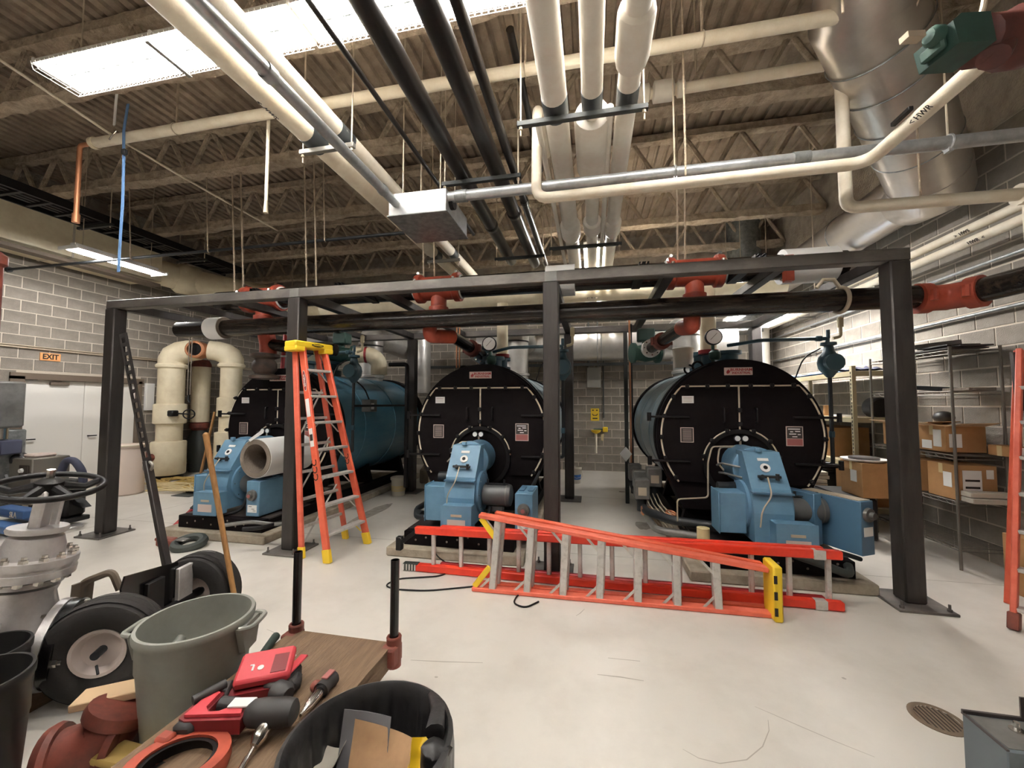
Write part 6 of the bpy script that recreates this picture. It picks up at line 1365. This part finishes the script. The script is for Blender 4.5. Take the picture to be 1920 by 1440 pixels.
a = on(505, 1318, 0); e = on(548, 1272, 0); ux = (e - a); ux.z = 0; ux.normalize(); uy = Vector((-ux.y, ux.x, 0)); M0 = Matrix.Translation(a) @ Matrix((ux, uy, Vector((0, 0, 1)))).transposed().to_4x4()
b = MB(); b.M = M0; b.bb(-.0, .16, -.05, .04, 0, .075, .012); b.build('battery', 'tool_grey', ba_)
b = MB(); b.M = M0; b.bb(.05, .2, .01, .035, .076, .082, .002); b.build('white_label', 'paper', ba_)
b = MB(); b.M = M0; b.bb(.05, .2, -.05, -.01, .076, .086, .004); b.build('red_trim', 'tool_red', ba_)
b = MB(); b.M = M0; b.lathe([(.03, 0), (.045, .02), (.045, .07), (.025, .09)], (-.02, -.1, .05), (.3, 1, 0), 14).bb(-.03, .08, -.08, -.02, 0, .06, .02); b.build('rear_knob', 'tool_grey', ba_)
ra = thing('cordless_ratchet', 'grey cordless ratchet with silver nose beside the lined bin', 'tool', on(600, 1320))
a, e = on(572, 1345, .03), on(622, 1283, .03); d_ = (e - a).normalized(); LR_ = (e - a).length
MB().lathe([(.02, .1), (.03, .12), (.034, LR_ * .55), (.03, LR_ * .8), (.036, LR_), (.02, LR_ + .01)], a, d_, 16).build('body', 'tool_grey', ra); MB().lathe([(.006, -.03), (.01, .0), (.018, .02), (.022, .1), (.02, .11)], a, d_, 14).build('nose', 'chrome', ra)
MB().box(a + d_ * LR_ * .85 + Vector((0, 0, .034)), (.03, .06, .008), .002).build('red_label', 'plate_red', ra); MB().sph(a + d_ * .13 + Vector((-.04, .0, .0)), .025, 10, 8).build('trigger', 'rust_red', ra)
rc = on(330, 1456, .03)
cg = thing('coupling_half', 'red grooved coupling ring with black gasket on the cart corner', 'coupling', rc)
MB().lathe([(.115, -.03), (.155, -.03), (.16, 0), (.155, .03), (.115, .03), (.12, 0), (.115, -.03)], rc, (0, .12, 1), 36, False, False).box(rc + Vector((-.14, .07, .01)), (.06, .05, .05), .01).build('red_housing', 'fitting', cg)
MB().lathe([(.1, -.025), (.116, -.025), (.116, .02), (.1, .02)], rc, (0, .12, 1), 32, False, False).build('gasket', 'black', cg)
one('pencil', MB().cyl(on(332, 1388, .006), on(362, 1403, .006), .005, 6), 'steel_grey', 'thin grey pencil on the cart by the red drill', 'pencil')
# red cast fitting on the floor
fc = at(190, 1395, Z=.12)
rf = thing('cast_fitting', 'rust-red cast elbow fitting on the floor left of the cart', 'fitting', (fc.x, fc.y, 0))
d1_, d2_ = Vector((-.8, -.55, -.12)).normalized(), Vector((.25, .35, .9)).normalized()
MB().tube([fc + d1_ * .16, fc + d1_ * .06, fc + Vector((.02, .02, .03)), fc + d2_ * .12], [.11, .105, .11, .10], 24, .06).build('body', 'rust_red', rf)
MB().lathe([(.1, 0), (.13, .0), (.14, .02), (.13, .05), (.1, .05)], fc + d1_ * .13, d1_, 24).build('end_collar', 'rust_red', rf); MB().lathe([(.09, 0), (.125, .0), (.13, .02), (.125, .05), (.09, .05)], fc + d2_ * .1, d2_, 24).build('upper_collar', 'rust_red', rf)
MB().lathe([(.09, 0), (.1, .06), (.13, .07), (.13, .1), (.09, .1)], fc, (.8, .3, -.1), 24).build('side_port', 'rust_red', rf); MB().ring(fc + Vector((.02, -.12, -.06)), (.3, -.8, .4), .025, .012, 14, 6).build('bolt_ear', 'rust_red', rf)
pl0 = at(225, 1300, Z=.26)
one('timber_plank', MB().beam(pl0 + Vector((-.14, -.08, 0)), pl0 + Vector((.3, .18, .02)), .12, .035, (0, 0, 1), .004), 'cardboard_light', 'short pale timber plank resting on the red fitting', 'plank')
one('yellow_rag', MB().bb(-.1, .12, -.05, .06, 0, .03, .01).lump(.02, 12), 'hose_yellow', 'yellow rag on the floor beside the red fitting', 'rag').location = at(225, 1425, Z=.12)

# ---------------------------------------------------------------- floor drain and steel cabinet at the right
dc = at(1757, 1348, Z=0)
dn_ = thing('floor_drain', 'round slotted floor drain grate near the right corner', 'drain', dc)
MB().lathe([(.09, 0), (.115, 0), (.115, .004), (.09, .004)], dc, (0, 0, 1), 32, False, False).build('rim', 'drain', dn_); MB().lathe([(.09, 0.0008), (.09, .001)], dc, (0, 0, 1), 32).build('sump', 'ink', dn_)
for k in range(9):
    x = -.08 + k * .02; hl = math.sqrt(max(.0915 ** 2 - x * x, .0001)); MB().bb(dc.x + x - .0055, dc.x + x + .0055, dc.y - hl, dc.y + hl, .001, .004).build('grate_bar', 'drain', dn_)
q0 = at(1803, 1336, Z=.55)
sb = thing('steel_cabinet', 'grey-blue steel box with a chrome spring at the lower right corner', 'cabinet', (q0.x + .3, q0.y - .1, 0))
MB().bb(q0.x, q0.x + .6, q0.y - .16, q0.y, 0, .55, .004).build('body', 'cab_blue_grey', sb)
MB().bb(q0.x, q0.x + .6, q0.y - .006, q0.y + .002, .55, .562).bb(q0.x - .002, q0.x + .006, q0.y - .16, q0.y, .548, .553).build('top_lip', 'plate_dark', sb); MB().bb(q0.x + .012, q0.x + .59, q0.y - .15, q0.y - .012, .55, .552).build('top_plate', 'steel_grey', sb)
sc_ = q0 + Vector((.20, -.08, .01)); pts = []
for k in range(90): a = k * .6; pts.append(sc_ + Vector((.038 * math.cos(a) + k * .0009, .038 * math.sin(a), .0 + k * .0014)))
MB().tube(pts, .006, 6).build('spring', 'chrome', sb)
MB().lathe([(.055, 0), (.05, .008), (.03, .01)], q0 + Vector((.19, -.085, .001)), (0, 0, 1), 20).build('spring_seat', 'chrome', sb)
MB().cyl(q0 + Vector((.11, -.06, 0)), q0 + Vector((.11, -.06, .03)), .008, 8).lathe([(.02, 0), (.02, .006)], q0 + Vector((.11, -.06, .0)), (0, 0, 1), 10).build('stud', 'chrome', sb)
MB().bb(q0.x + .17, q0.x + .26, q0.y - .005, q0.y + .0, .56, .63).build('dark_bracket', 'plate_dark', sb)
# ---------------------------------------------------------------- more boiler-room clutter
def vjacket(lab, x, Y, z0, z1, r):
    p = at(x, 650, Y=Y); t = thing('vertical_jacketed_pipe', lab, 'pipe', (p.x, Y, z0))
    MB().cyl((p.x, Y, z0), (p.x, Y, z1), r, 20).build('jacket', 'ivory', t); MB().lathe([(r * 1.25, 0), (r * 1.25, .05)], (p.x, Y, z0), (0, 0, 1), 20).build('red_flange', 'dark_red_rail', t)
    MB().lathe([(r * .8, -.2), (r * .9, -.12), (r * .9, -.02)], (p.x, Y, z0), (0, 0, 1), 16).build('stub', 'teal', t)
vjacket('ivory vertical pipe with red flange right of the middle gauge', 942, 5.9, 2.36, 3.2, .085)
vjacket('ivory vertical pipe with red flange left of the right gauge', 1328, 5.7, 2.32, 3.2, .1)
sb1 = thing('shell_switch_box', 'small grey switch box on the side of the left boiler shell', 'switch box', (-3.6, 5.9, 1.6))
MB().bb(-3.66, -3.5, 5.78, 5.98, 1.52, 1.72, .008).build('body', 'steel_grey', sb1); MB().bb(-3.5, -3.495, 5.8, 5.88, 1.56, 1.66).build('label', 'paper', sb1); MB().tube([(-3.6, 5.9, 1.72), (-3.62, 5.8, 1.9), (-3.7, 5.6, 2.05)], .012, 6, .1).build('lead', 'black', sb1)
one('shell_pipe', MB().tube([(-3.45, 5.25, 1.62), (-3.42, 6.2, 1.62), (-3.42, 7.2, 1.62)], .018, 8), 'black', 'thin black pipe running along the left boiler shell', 'pipe')
for k, (xa, ya, xb, yb, lab) in enumerate(((1222, 965, 1330, 1086, 'long timber runner on the floor left of the right boiler pad, outer'), (1238, 962, 1352, 1082, 'long timber runner on the floor left of the right boiler pad, inner'))):
    one('timber_runner', MB().beam(at(xa, ya, Z=.03), at(xb, yb, Z=.03), .05, .06, (0, 0, 1), .004), 'wood_deck', lab, 'timber', 'timber runners')
pj = at(804, 985, Z=.1)
pg = thing('plastic_jug', 'clear blue plastic jug beside the middle burner', 'jug', pj)
MB().lathe([(.06, 0), (.065, .02), (.065, .13), (.03, .18)], pj, (0, 0, 1), 16).build('body', 'cloth_blue', pg); MB().lathe([(.032, .18), (.032, .21), (.02, .215)], pj, (0, 0, 1), 12).build('cap', 'pail_blue', pg)
for k, (pts, m, lab) in enumerate(((((420, 985), (470, 978), (520, 984), (560, 975)), 'steel_grey', 'grey flexible conduit lying across the left boiler skid'), (((455, 992), (490, 990), (530, 978)), 'black', 'black flexible conduit lying across the left boiler skid'))):
    one('flexible_conduit', MB().tube([at(x, y, Z=.27) for x, y in pts], .022, 8, .1), m, lab, 'conduit')
